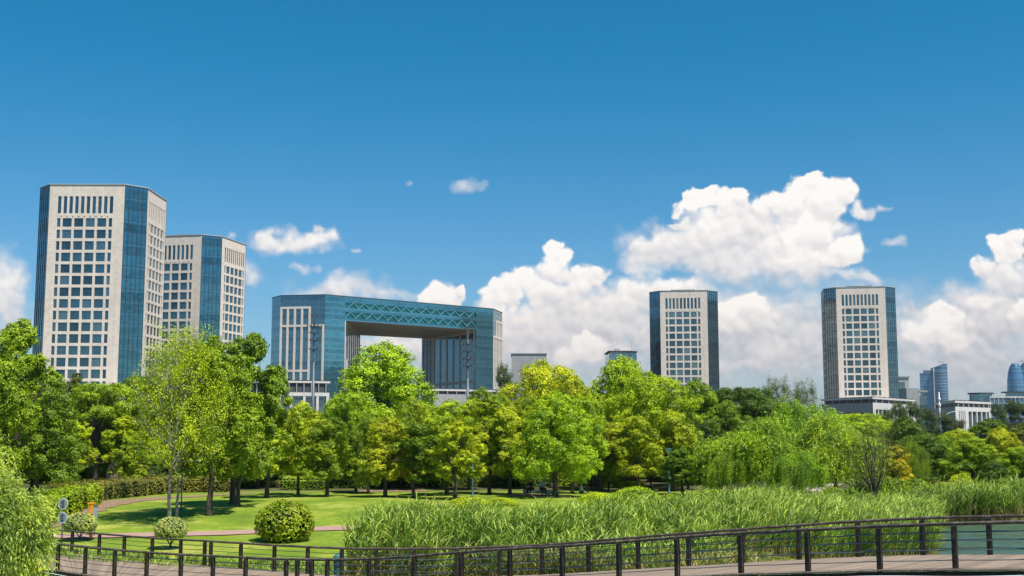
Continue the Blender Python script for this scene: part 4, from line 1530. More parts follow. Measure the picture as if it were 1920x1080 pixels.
def willow_crown(seed, H, rad, strands, per, leaf=0.22, width=0.3, low=0.6, wind=0.25, aspect=0.2):
    rng = np.random.default_rng(seed)
    Ps, Ts = [], []
    tips = []
    nb = 16
    heads = []
    for i in range(nb):                                 # branch heads from which curtains hang
        a = rng.random() * 2 * PI
        q = math.sqrt(rng.random())
        heads.append(np.array([math.cos(a) * rad * .72 * q, math.sin(a) * rad * .72 * q, H * (1 - .38 * q * q) * rng.uniform(.86, 1.0)]))
    for i in range(strands):
        h = heads[rng.integers(0, nb)]
        out = unit(np.array([h[0], h[1], 0]) + rng.normal(size=3) * np.array([1.6, 1.6, 0]))
        s = h + rng.normal(size=3) * np.array([.5, .5, .3]) * rad * .22
        reach = rng.uniform(.15, .5) * rad * .7
        L = min(s[2] - low, rng.uniform(.30, .85) * s[2])
        n = max(4, int(per * rng.uniform(.6, 1.2)))
        t = np.sort(rng.random(n))
        hx = np.minimum(1, t * 2.2)
        P = s + out * reach * (hx - .3 * hx * hx)[:, None]
        P[:, 2] += .25 * reach * np.sin(np.minimum(t * 4, PI)) - L * t ** 1.5
        P[:, 0] += wind * L * t ** 2 * .5
        P += rng.normal(size=(n, 3)) * .07
        T = np.stack([out[0] * (1 - t) + wind * .6 + 0 * t, out[1] * (1 - t), -0.35 - t * 1.2], 1)
        Ps.append(P); Ts.append(T)
    P = np.concatenate(Ps); T = np.concatenate(Ts)
    n = len(P)
    Nn = rng.normal(size=(n, 3)) * .8 + np.array([0, -.1, .4])
    T = T + rng.normal(size=(n, 3)) * .38
    v, f = leaf_quads(P, Nn, leaf, rng, aspect, tangent=T)
    return v, f, np.array(heads), rng

PROTO = {}
def proto(key, v, f, paths, bark=BARK, leafm=LEAF):
    PROTO[key] = (np_mesh('crown', v, f, leafm), trunk_mesh('trunk', paths, bark))

def make_lobed(key, seed, H, cb, rad, nl, lobe, leaves, trunk_r=.2, fork=None, bark=BARK, **kw):
    v, f, C, rng = lobed_crown(seed, H, cb, rad, nl, lobe, leaves, **kw)
    tips = C[rng.permutation(len(C))[:min(len(C), 14)]]
    proto(key, v, f, limb_paths(rng, (0, 0), tips, trunk_r, fork or cb * .9), bark)

# all prototypes are 10 m tall; the tree table scales them
make_lobed('camphor_a', 11, 10, 1.2, 4.1, 105, .72, 57200, trunk_r=.26, fork=2.6, prof='dome', leaf=0.142)
make_lobed('camphor_b', 12, 10, 1.1, 4.4, 105, .72, 54600, trunk_r=.28, fork=2.6, prof='round', leaf=0.142)
make_lobed('round_a', 21, 10, 1.6, 3.4, 66, .68, 39000, trunk_r=.20, fork=2.6, prof='round', leaf=0.146)
make_lobed('round_b', 22, 10, 1.9, 3.2, 62, .62, 33800, trunk_r=.18, fork=3.0, prof='dome', leaf=0.150, sparse=.10)
make_lobed('loose_a', 31, 10, 1.8, 3.0, 64, .52, 28600, trunk_r=.17, fork=3.4, prof='round', leaf=0.155, sparse=.22, fill=.25)
make_lobed('loose_b', 32, 10, 2.0, 3.2, 68, .50, 28600, trunk_r=.18, fork=3.6, prof='round', leaf=0.150, sparse=.25, fill=.25)
make_lobed('umbrella', 41, 10, 5.6, 5.2, 80, .72, 31200, trunk_r=.22, fork=4.0, prof='umbrella', flat=.5, leaf=0.142)
make_lobed('dense', 51, 10, 1.0, 3.6, 80, .80, 39000, trunk_r=.22, fork=2.0, prof='dome', leaf=0.163)
make_lobed('cone', 52, 10, 1.2, 2.6, 34, .8, 20800, trunk_r=.16, fork=3.0, prof='cone', leaf=0.163)
for key, seed, H, cb, rad, nt_, lv, kw in (('airy', 61, 10, 3.7, 2.7, 80, 22000, dict(leaf=.12)), ('twiggy', 62, 10, 3.4, 2.6, 80, 4200, dict(leaf=.10)), ('feather', 63, 10, 1.5, 1.7, 80, 24000, dict(up=1.2, leaf=.15))):
    v, f, tips, rng, tw = twig_crown(seed, H, cb, rad, nt_, lv, **kw)
    paths = limb_paths(rng, (0, 0), tips[:26], .13 if key != 'feather' else .1, cb * .8)
    proto(key, v, f, paths + tw[:120], BARKP if key == 'airy' else BARK)
for key, seed in (('willow_a', 71), ('willow_b', 72)):
    v, f, heads, rng = willow_crown(seed, 10, 5.6, 1500, 26, leaf=.34, low=.5, aspect=.24)
    proto(key, v, f, limb_paths(rng, (0, 0), heads[:9], .26, 2.8, lean=(.8, 0)), BARK, LEAFW)

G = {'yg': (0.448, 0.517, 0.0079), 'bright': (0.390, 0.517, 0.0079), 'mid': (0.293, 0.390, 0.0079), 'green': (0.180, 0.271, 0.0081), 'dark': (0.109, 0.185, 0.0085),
     'deep': (0.036, 0.074, 0.0085), 'yellow': (0.507, 0.536, 0.0087), 'gold': (0.500, 0.500, 0.012), 'olive': (0.170, 0.200, 0.030), 'grey': (0.114, 0.157, 0.0570),
     'willow': (0.350, 0.510, 0.020), 'pale': (0.420, 0.550, 0.040), 'orange': (0.540, 0.440, 0.018), 'lime': (0.487, 0.584, 0.0068)}
_cnt = [0]
def tree(kind, px, Y, topy, halfw, proto_key, col, label, cat='tree', group='park trees', lean=0.0, tx=None, mod=1.0):
    """kind names the object; px is the crown centre column, halfw its half width in pixels, tx the trunk column"""
    cr, tk = PROTO[proto_key]
    x = gx(tx if tx is not None else px, Y)
    g0 = gz(x, Y)
    H = at(px, topy, Y).z - g0
    _cnt[0] += 1
    rn = random.Random(_cnt[0] * 7 + 1)
    nat = {'camphor_a': 4.3, 'camphor_b': 4.6, 'round_a': 3.3, 'round_b': 3.1, 'loose_a': 3.1, 'loose_b': 3.2, 'umbrella': 5.4, 'dense': 3.8, 'cone': 2.6, 'airy': 3.3, 'twiggy': 3.0, 'feather': 2.2, 'willow_a': 5.6, 'willow_b': 5.6}[proto_key]
    sx = halfw * 1.16 * Y / F / nat
    root = thing(kind, label, cat, (x, Y, g0), 0, group)
    c = link('crown', cr, root)
    t = link('trunk', tk, root)
    rot = rn.random() * 2 * PI
    ox = gx(px, Y) - x
    c.location = (ox, 0, 0)
    for o in (c, t):
        o.scale = (sx, sx, H / 10.3)
        o.rotation_euler = (0, 0, rot)
    t.location = (ox * .0, 0, 0)
    if tx is not None and abs(ox) > .3:      # leaning trunk reaches into the offset crown
        t.location = (0, 0, 0)
        c.location = (ox * .8, 0, 0)
    k = rn.uniform(.9, 1.12) * mod
    b = G[col]
    c.color = (b[0] * k * rn.uniform(.94, 1.06), b[1] * k, b[2] * k, 1)
    return root

T = tree
# far belt closing the wood
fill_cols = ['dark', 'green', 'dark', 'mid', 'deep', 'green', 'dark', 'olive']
fill_where = ['behind the left hedge', 'left of the left mast', 'below the left leg of the arch', 'behind the big camphor crown', 'below the arch opening', 'right of the right mast', 'behind the bright central crown', 'left of the middle stone tower', 'below the middle stone tower', 'behind the willows', 'below the rightmost tower', 'at the right end']
tops = [(0, 700), (110, 728), (240, 735), (330, 745), (440, 745), (560, 765), (620, 770), (700, 760), (800, 765), (880, 760), (960, 735), (1040, 720), (1100, 725), (1250, 730), (1340, 745), (1460, 750), (1540, 775), (1620, 800), (1700, 795), (1790, 805), (1870, 800), (1920, 790)]
rf = random.Random(5)
_fw = {}
def fill_label(k):
    _fw[k] = _fw.get(k, 0) + 1
    return ['first', 'second', 'third', 'fourth', 'fifth', 'sixth', 'seventh', 'eighth', 'ninth', 'tenth', 'eleventh', 'twelfth'][_fw[k] - 1] + ' far belt tree from the left ' + fill_where[k]
i = 0
x_ = -260
while x_ < 2200:
    Y = rf.uniform(136, 172)
    ty = float(np.interp(x_, [a for a, b in tops], [b for a, b in tops])) + rf.uniform(4, 26)
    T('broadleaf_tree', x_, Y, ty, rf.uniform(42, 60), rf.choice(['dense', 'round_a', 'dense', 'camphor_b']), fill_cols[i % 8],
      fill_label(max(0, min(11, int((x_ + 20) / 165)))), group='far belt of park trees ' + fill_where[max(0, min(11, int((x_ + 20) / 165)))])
    x_ += rf.uniform(44, 58)
    i += 1

# ------------------------------------------------------------------ the trees one can tell apart
# left side
T('broadleaf_tree', 25, 84, 588, 78, 'loose_a', 'mid', 'tall leafy green tree at the far left edge in front of the tallest tower')
T('broadleaf_tree', -25, 78, 600, 80, 'round_b', 'mid', 'green tree cut by the left edge of the picture')
T('broadleaf_tree', 70, 96, 690, 75, 'dense', 'green', 'dense mid green tree below the tall tree at the left edge')
T('broadleaf_tree', 112, 116, 742, 52, 'round_a', 'green', 'dark green tree beneath the flat crown left of the forked trunk')
T('broadleaf_tree', 140, 122, 692, 44, 'loose_b', 'olive', 'loose olive crown against the white podium of the tallest tower')
T('umbrella_tree', 186, 112, 706, 98, 'umbrella', 'mid', 'flat-topped spreading tree with a forked bare trunk behind the left hedge', tx=179)
T('umbrella_tree', 262, 118, 692, 62, 'umbrella', 'green', 'small flat-topped tree below the glass corner of the tallest tower')
T('broadleaf_tree', 138, 107, 782, 42, 'loose_b', 'lime', 'bright yellow green young tree behind the forked trunk, its left side')
T('broadleaf_tree', 232, 106, 776, 44, 'loose_a', 'lime', 'bright yellow green young tree behind the forked trunk, its right side')
T('broadleaf_tree', 285, 120, 735, 50, 'round_a', 'lime', 'bright green bushy tree left of the pale twin-trunked tree')
T('broadleaf_tree', 250, 104, 822, 36, 'loose_b', 'mid', 'small shrubby tree above the brown end of the left hedge')
T('broadleaf_tree', 60, 100, 800, 60, 'dense', 'green', 'dark bushy tree right behind the near willow')
T('pale_bark_tree', 332, 71.5, 630, 84, 'airy', 'yg', 'airy yellow green tree with pale forked trunk beside the left park lamp', tx=320)
T('pale_bark_tree', 380, 73.5, 640, 60, 'airy', 'mid', 'airy yellowish tree with thin pale limbs just right of the left park lamp', tx=334)
T('broadleaf_tree', 406, 75, 618, 86, 'loose_b', 'mid', 'tall green tree with straight dark trunk between the lamp and the leaning trunk', tx=396)
T('broadleaf_tree', 472, 82, 616, 84, 'loose_a', 'green', 'tall green tree whose side branches reach towards the left antenna mast', tx=437)
T('broadleaf_tree', 448, 80, 705, 62, 'round_b', 'mid', 'lower green tree between the two dark trunks left of the round bush')
T('broadleaf_tree', 525, 91, 715, 62, 'loose_b', 'yg', 'yellow green tree left of the left antenna mast', tx=502)
T('broadleaf_tree', 560, 96, 742, 42, 'round_b', 'yellow', 'yellowish tree crown below the left antenna mast')
T('broadleaf_tree', 484, 106, 772, 44, 'round_a', 'mid', 'slim trunked green tree behind the yellow green one, left of the clipped hedge')
T('broadleaf_tree', 614, 93, 772, 52, 'round_b', 'mid', 'small round tree with a straight trunk standing alone before the clipped hedge')
T('broadleaf_tree', 640, 118, 752, 48, 'dense', 'dark', 'dark green tree behind the small round tree')
# the big camphor and its neighbours
T('camphor_tree', 716, 112, 633, 116, 'camphor_a', 'bright', 'largest domed bright camphor tree in front of the arch opening', tx=706)
T('camphor_tree', 655, 108, 720, 58, 'camphor_b', 'bright', 'left shoulder crown beside the largest camphor tree')
T('camphor_tree', 772, 104, 738, 52, 'camphor_b', 'yg', 'yellow green camphor on the right flank of the largest tree')
T('golden_tree', 730, 92, 772, 56, 'round_b', 'gold', 'golden leaved small tree below the largest camphor', tx=723)
T('broadleaf_tree', 782, 90.5, 790, 48, 'loose_a', 'green', 'small green tree right of the golden one, slim dark trunk', tx=776)
T('broadleaf_tree', 838, 95, 738, 58, 'round_b', 'yg', 'yellow green tree left of the right antenna mast')
T('golden_tree', 862, 88, 778, 55, 'loose_b', 'yellow', 'yellow leaved tree behind the middle park lamp', tx=854)
T('broadleaf_tree', 918, 97, 742, 55, 'loose_a', 'yg', 'yellowish tree right of the right antenna mast')
T('broadleaf_tree', 905, 118, 722, 44, 'round_a', 'mid', 'green tree top below the right leg of the arch')
T('broadleaf_tree', 956, 95, 745, 50, 'round_b', 'yg', 'slim trunked yellow green tree left of the seated group')
T('poplar_tree', 946, 170, 690, 22, 'feather', 'grey', 'small grey green tree top against the grey concrete building')
# centre
T('camphor_tree', 1022, 118, 666, 92, 'camphor_b', 'yellow', 'broad yellow topped tree in front of the grey concrete building')
T('broadleaf_tree', 1040, 90, 728, 78, 'camphor_a', 'bright', 'bright green tree with a thick trunk beside the seated group', tx=1040)
T('broadleaf_tree', 985, 96, 762, 48, 'round_b', 'bright', 'green tree left of the thick trunk')
T('broadleaf_tree', 1088, 97, 735, 50, 'round_a', 'bright', 'green tree with dark trunk just left of the person sitting alone', tx=1073)
T('broadleaf_tree', 1072, 122, 700, 60, 'round_a', 'mid', 'green tree filling the dip between the two highest central crowns')
T('camphor_tree', 1172, 116, 662, 88, 'camphor_a', 'lime', 'high lime green crown just below the flat-topped glass building')
T('camphor_tree', 1232, 108, 688, 92, 'camphor_b', 'lime', 'broad glowing lime crown left of the middle stone tower', tx=1184)
T('camphor_tree', 1262, 102, 760, 48, 'round_b', 'yellow', 'brightest yellow side crown below the middle stone tower')
T('umbrella_tree', 1150, 102, 783, 66, 'umbrella', 'yg', 'low flat tree with leaning twin stems on the sunny lawn', tx=1127)
T('broadleaf_tree', 1142, 103, 832, 34, 'loose_a', 'mid', 'small tree with a thin forked stem on the sunny lawn', tx=1141)
T('broadleaf_tree', 1224, 103, 840, 38, 'umbrella', 'green', 'low tree with a pale short trunk right of the thick dark trunk', tx=1220)
T('broadleaf_tree', 1278, 96, 838, 42, 'loose_a', 'green', 'small bushy tree left of the willow group')
T('broadleaf_tree', 1336, 93, 835, 46, 'loose_b', 'mid', 'small light green tree left of the left willow')
T('broadleaf_tree', 1312, 128, 705, 44, 'round_a', 'mid', 'green tree at the foot of the middle stone tower, right side')
T('broadleaf_tree', 1300, 112, 770, 46, 'dense', 'deep', 'very dark tree in the gap between the lime crown and the willows')
T('umbrella_tree', 1392, 135, 716, 92, 'umbrella', 'dark', 'wide dark flat-topped tree right of the middle stone tower')
T('broadleaf_tree', 1360, 128, 745, 60, 'camphor_b', 'green', 'dark green rounded tree behind the left willow')
T('broadleaf_tree', 1445, 140, 738, 56, 'dense', 'dark', 'dark tree below the twiggy skyline trees')
T('broadleaf_tree', 1290, 150, 722, 20, 'dense', 'green', 'small dark tree top beside the base of the middle stone tower')
T('twiggy_tree', 1462, 150, 716, 34, 'airy', 'olive', 'grey olive twiggy tree on the skyline above the willows')
T('twiggy_tree', 1512, 140, 722, 30, 'airy', 'olive', 'dark twiggy tree on the skyline left of the rightmost tower')
# willows
WG = 'willow trees'
T('willow_tree', 1500, 98, 738, 88, 'willow_a', 'willow', 'tallest weeping willow, middle of the willow group', group=WG)
T('willow_tree', 1415, 92, 778, 92, 'willow_b', 'willow', 'left weeping willow of the willow group', group=WG)
T('willow_tree', 1566, 90, 770, 80, 'willow_b', 'pale', 'right weeping willow with pale trailing leaves', group=WG)
T('willow_tree', 1492, 86, 838, 50, 'willow_a', 'willow', 'low weeping willow in front of the willow group', group=WG)
T('willow_tree', 1368, 90, 838, 40, 'willow_a', 'mid', 'small dark weeping willow at the left end of the willow group', group=WG, mod=1.2)
# right side
T('umbrella_tree', 1618, 135, 768, 70, 'umbrella', 'lime', 'bright flat-topped tree in front of the rightmost podium')
T('broadleaf_tree', 1590, 128, 795, 50, 'round_b', 'yg', 'yellow green tree behind the right willow')
T('bare_tree', 1652, 84, 772, 44, 'twiggy', 'olive', 'almost bare brown tree with dark trunk right of the willows', tx=1639)
T('orange_tree', 1678, 98, 828, 36, 'round_b', 'orange', 'orange leaved small tree right of the almost bare tree')
T('broadleaf_tree', 1700, 125, 775, 42, 'dense', 'dark', 'dark rounded tree behind the orange leaved tree')
T('broadleaf_tree', 1735, 108, 806, 52, 'dense', 'dark', 'dense dark green tree above the brown hedge at right')
T('weeping_tree', 1712, 104, 812, 26, 'willow_a', 'mid', 'narrow drooping green tree between the orange and the dark dense tree')
for k_, (px_, ty_, Y_) in enumerate([(1668, 772, 185), (1692, 757, 190), (1718, 758, 180), (1745, 768, 188), (1775, 778, 182), (1800, 790, 186)]):
    T('poplar_tree', px_, Y_, ty_, 20, 'feather', 'grey', ['leftmost', 'second from left', 'tallest', 'fourth from left', 'fifth from left', 'rightmost'][k_] + ' of the feathery grey green trees between the two right podium blocks', group='feathery skyline trees')
for k_, (px_, ty_) in enumerate([(1878, 760), (1902, 752), (1926, 758)]):
    T('poplar_tree', px_, 180, ty_, 20, 'feather', 'grey', ['left', 'middle', 'right'][k_] + ' one of the feathery trees before the white grid building', group='feathery skyline trees')
T('broadleaf_tree', 1828, 97, 818, 52, 'round_a', 'mid', 'round dark green tree with several thin trunks at the right')
T('broadleaf_tree', 1800, 118, 800, 50, 'camphor_b', 'yg', 'yellow green tree below the right podium block')
T('golden_tree', 1882, 104, 795, 46, 'round_b', 'yellow', 'yellow leaved tree near the right edge')
T('broadleaf_tree', 1858, 132, 782, 46, 'round_a', 'green', 'green tree top below the white grid building')
T('broadleaf_tree', 1912, 96, 835, 42, 'round_a', 'mid', 'bright green tree cut by the right edge, in front')
T('broadleaf_tree', 1925, 120, 788, 50, 'dense', 'olive', 'olive tree cut by the right edge, behind')
T('broadleaf_tree', 1862, 93, 860, 34, 'dense', 'dark', 'low dark tree behind the red flowers at the right')
# trunks of the young wood in the shade behind the lawn
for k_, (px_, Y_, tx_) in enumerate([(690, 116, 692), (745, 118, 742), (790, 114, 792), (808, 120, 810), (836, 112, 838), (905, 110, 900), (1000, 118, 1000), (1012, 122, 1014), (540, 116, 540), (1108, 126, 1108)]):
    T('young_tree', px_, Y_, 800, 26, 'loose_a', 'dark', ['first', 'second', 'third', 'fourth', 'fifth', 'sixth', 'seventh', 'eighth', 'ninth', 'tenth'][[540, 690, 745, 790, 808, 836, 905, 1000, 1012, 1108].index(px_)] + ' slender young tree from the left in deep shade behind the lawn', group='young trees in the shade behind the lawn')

for px_, Y_, ty_, hw_, pk_, cl_, lb_ in (
        (575, 110, 762, 46, 'round_a', 'yg', 'yellow green crown between the left antenna mast and the lone small round tree'),
        (610, 122, 755, 40, 'loose_b', 'mid', 'green crown just above the lone small round tree'),
        (668, 100, 800, 40, 'round_b', 'green', 'low green crown between the lone round tree and the golden tree'),
        (690, 98, 770, 36, 'camphor_b', 'mid', 'green crown at the left foot of the largest camphor'),
        (812, 108, 752, 46, 'camphor_b', 'bright', 'bright crown between the largest camphor and the right antenna mast'),
        (880, 104, 745, 46, 'round_a', 'yg', 'yellow green crown below the foot of the right antenna mast'),
        (935, 112, 730, 44, 'camphor_a', 'mid', 'green crown left of the broad yellow topped tree'),
        (990, 106, 730, 46, 'camphor_b', 'yg', 'yellow green crown below the broad yellow topped tree'),
        (1110, 106, 742, 46, 'camphor_a', 'bright', 'bright crown below the high lime green crown'),
        (1195, 100, 770, 46, 'round_b', 'yg', 'yellow green crown right of the low flat tree'),
        (1290, 104, 800, 36, 'round_a', 'green', 'shaded crown under the brightest yellow side crown'),
        (1765, 112, 812, 40, 'camphor_b', 'mid', 'green crown right of the dense dark tree'),
        (200, 116, 790, 44, 'round_a', 'green', 'shaded green crown just right of the forked bare trunk'),
        (318, 112, 760, 42, 'round_b', 'bright', 'bright green crown behind the pale twin-trunked tree'),
        (380, 108, 770, 42, 'round_a', 'green', 'green crown low behind the straight dark trunk')):
    T('broadleaf_tree', px_, Y_, ty_, hw_, pk_, cl_, lb_)

for px_, Y_, ty_, hw_, pk_, cl_, lb_ in (
        (1985, 100, 800, 50, 'round_a', 'mid', 'green tree beyond the right edge, nearest to it'),
        (2060, 112, 780, 58, 'camphor_b', 'yg', 'yellow green tree beyond the right edge, farther out'),
        (2140, 104, 800, 56, 'dense', 'green', 'green tree farthest beyond the right edge'),
        (-95, 84, 640, 80, 'loose_b', 'mid', 'green tree beyond the left edge, nearest to it'),
        (-190, 92, 670, 84, 'camphor_a', 'green', 'green tree farthest beyond the left edge')):
    T('broadleaf_tree', px_, Y_, ty_, hw_, pk_, cl_, lb_)

# ------------------------------------------------------------------ shrubs and hedges
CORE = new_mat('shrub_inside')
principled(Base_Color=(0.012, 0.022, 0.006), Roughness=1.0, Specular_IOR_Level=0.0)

def dome_shrub_mesh(seed, n, leaf, rough, squash=0.8, low=-0.35):
    """unit-radius shrub: leaf shell over a dark solid core"""
    rng = np.random.default_rng(seed)
    d = unit(rng.normal(size=(int(n * 1.5), 3)))
    d = d[d[:, 2] > low][:n]
    w = 1 + rough * (np.sin(d[:, 0] * 5.1 + seed) * np.sin(d[:, 1] * 4.7) + .6 * np.sin(d[:, 2] * 9 + d[:, 0] * 7))
    r = w * rng.uniform(.88, 1.03, len(d))
    P = d * r[:, None] * np.array([1, 1, squash]) + np.array([0, 0, -low * squash])
    Nn = d * 1.0 + rng.normal(size=d.shape) * .6 + np.array([0, 0, .35])
    v, f = leaf_quads(P, Nn, leaf, rng, .6)
    mb = MB()
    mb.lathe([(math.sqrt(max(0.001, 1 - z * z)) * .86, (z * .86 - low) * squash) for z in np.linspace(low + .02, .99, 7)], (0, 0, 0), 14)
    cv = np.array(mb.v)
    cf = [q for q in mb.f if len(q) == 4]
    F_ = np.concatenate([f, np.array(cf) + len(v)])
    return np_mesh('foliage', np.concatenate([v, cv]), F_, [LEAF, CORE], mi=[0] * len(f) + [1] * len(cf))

SH = {'clipped': dome_shrub_mesh(1, 5200, .085, .015), 'shaggy': dome_shrub_mesh(2, 5200, .11, .10), 'loose': dome_shrub_mesh(3, 3600, .16, .17, low=-.2), 'ball': dome_shrub_mesh(5, 3200, .11, .04, .78, -.75)}
SMALLTRUNK = (lambda paths: trunk_mesh('stem', paths, BARK))([([np.array([0, 0, -.3]), np.array([.02, 0, .3])], [.07, .05])] + [([np.array([0, 0, .2]), np.array([math.cos(a) * .15, math.sin(a) * .15, .45]), np.array([math.cos(a) * .35, math.sin(a) * .35, .85])], [.035, .03, .02]) for a in (0.3, 1.6, 2.9, 4.1, 5.3)])

def shrub(kind, px, Y, topy, halfw, key, col, label, group='shrubs', cat='shrub', depth=None, mod=1.0):
    x = gx(px, Y)
    g0 = gz(x, Y)
    H = at(px, topy, Y).z - g0
    o = tag(link(kind, SH[key]), label, cat, group)
    o.location = (x, Y, g0 - .03)
    hw = halfw * Y / F
    hmesh = {'clipped': 1.08, 'shaggy': 1.13, 'loose': 1.05, 'ball': 1.35}[key]
    o.scale = (hw, depth or hw, H / hmesh)
    o.rotation_euler = (0, 0, random.Random(int(px)).random() * 6)
    b = G[col]
    o.color = (b[0] * mod, b[1] * mod, b[2] * mod, 1)
    return o

def ball_shrub(px, basey, crown_top, halfw, col, label):
    x, Y = gpt(px, basey)
    root = thing('ball_shrub', label, 'shrub', (x, Y, gz(x, Y)), 0, 'clipped ball shrubs on little stems')
    zt = at(px, crown_top, Y).z - gz(x, Y)
    hw = halfw * Y / F
    c = link('crown', SH['ball'], root)
    ch = zt * .68
    c.location = (0, 0, zt - ch)
    c.scale = (hw, hw, ch / 1.38)
    b = G[col]
    c.color = (*b, 1)
    s = link('stem', SMALLTRUNK, root)
    s.scale = (1, 1, zt * .55)
    return root

G['varieg'] = (0.44, 0.47, 0.15)
G['azalea'] = (0.200, 0.185, 0.030)
G['redbrown'] = (0.16, 0.075, 0.03)
ball_shrub(149, 1014, 961, 31, 'varieg', 'pale yellow ball shrub on a short stem beside the round signs')
ball_shrub(319, 1029, 969, 31, 'varieg', 'pale yellow ball shrub on a short stem below the left park lamp')
shrub('round_bush', 537, 64.3, 938, 53, 'ball', 'yg', 'big round clipped bush on the lawn behind the boardwalk', mod=.72)
for px, Y, ty, hw, key, col, lab in (
        (880, 82, 931, 38, 'clipped', 'yg', 'domed clipped bush left of two behind the tall reeds'),
        (938, 83, 932, 30, 'clipped', 'yg', 'domed clipped bush right of two behind the tall reeds'),
        (1118, 80, 923, 40, 'clipped', 'lime', 'yellow green domed bush in front of the person sitting alone'),
        (1192, 84, 912, 44, 'clipped', 'bright', 'darker domed bush between the reeds and the sunny lawn'),
        (1262, 80, 926, 34, 'shaggy', 'mid', 'shaggy green bush at the lawn edge right of the domed bushes'),
        (1335, 82, 918, 44, 'clipped', 'bright', 'broad low bush in front of the left willow'),
        (1410, 84, 915, 40, 'shaggy', 'yg', 'yellow tinged bush behind the reeds under the willows'),
        (1455, 82, 920, 26, 'shaggy', 'mid', 'green bush left of the sandy path'),
        (1560, 82, 912, 30, 'clipped', 'mid', 'round green bush right of the sandy path'),
        (1602, 84, 908, 34, 'loose', 'dark', 'dark loose bush under the right willow'),
        (1672, 88, 896, 42, 'clipped', 'green', 'broad dark green mound, left of the two mounds at right'),
        (1716, 86, 897, 36, 'clipped', 'mid', 'smooth green mound, right of the two mounds at right'),
        (1640, 86, 905, 30, 'loose', 'mid', 'loose green bush at the foot of the almost bare tree'),
        (1802, 94, 885, 24, 'shaggy', 'yg', 'light green bush beside the dark round tree at right'),
        (1150, 108, 900, 20, 'clipped', 'lime', 'low yellow mound left of two at the far side of the sunny lawn'),
        (1186, 107, 901, 24, 'clipped', 'lime', 'low yellow mound right of two at the far side of the sunny lawn'),
        (1108, 112, 891, 24, 'shaggy', 'azalea', 'brownish azalea mound behind the person sitting alone'),
        (1172, 114, 889, 28, 'shaggy', 'orange', 'orange tinted azalea mound at the far side of the sunny lawn'),
        (1098, 122, 872, 20, 'loose', 'bright', 'light green bush glowing in the shade behind the lawn'),
        (1006, 124, 876, 20, 'loose', 'yg', 'sunlit bush seen between the trunks behind the seated group'),
        (812, 122, 878, 20, 'loose', 'olive', 'brownish bush seen between slim trunks behind the mulch'),
        (870, 120, 885, 26, 'shaggy', 'olive', 'brown green bush behind the middle park lamp')):
    shrub('clipped_bush' if key == 'clipped' else 'bush', px, Y, ty, hw, key, col, lab)
# shady undergrowth at the foot of the wood
rs = random.Random(12)
where = ['below the tallest tower', 'behind the left hedge', 'behind the leaning trunks', 'behind the clipped hedge', 'behind the mulch circle', 'behind the middle lamp', 'behind the seated group', 'behind the sunny lawn', 'beside the willows', 'behind the willows', 'behind the bare tree', 'below the yellow tree at right']
for i in range(36):
    px = -10 + i * 55 + rs.uniform(-12, 12)
    Y = rs.uniform(118, 134)
    w = min(11, int((px + 20) / 162))
    nth = ['leftmost', 'second', 'third', 'fourth'][i - min(j for j in range(36) if min(11, int((-10 + j * 55 + 20) / 162)) == w) if 0 <= i - min(j for j in range(36) if min(11, int((-10 + j * 55 + 20) / 162)) == w) < 4 else 3]
    shrub('undergrowth_bush', px, Y, rs.uniform(852, 876), rs.uniform(36, 50), rs.choice(['loose', 'shaggy']), rs.choice(['dark', 'deep', 'dark', 'green']), nth + ' shady evergreen bush from the left ' + where[w], group='shady undergrowth bushes')

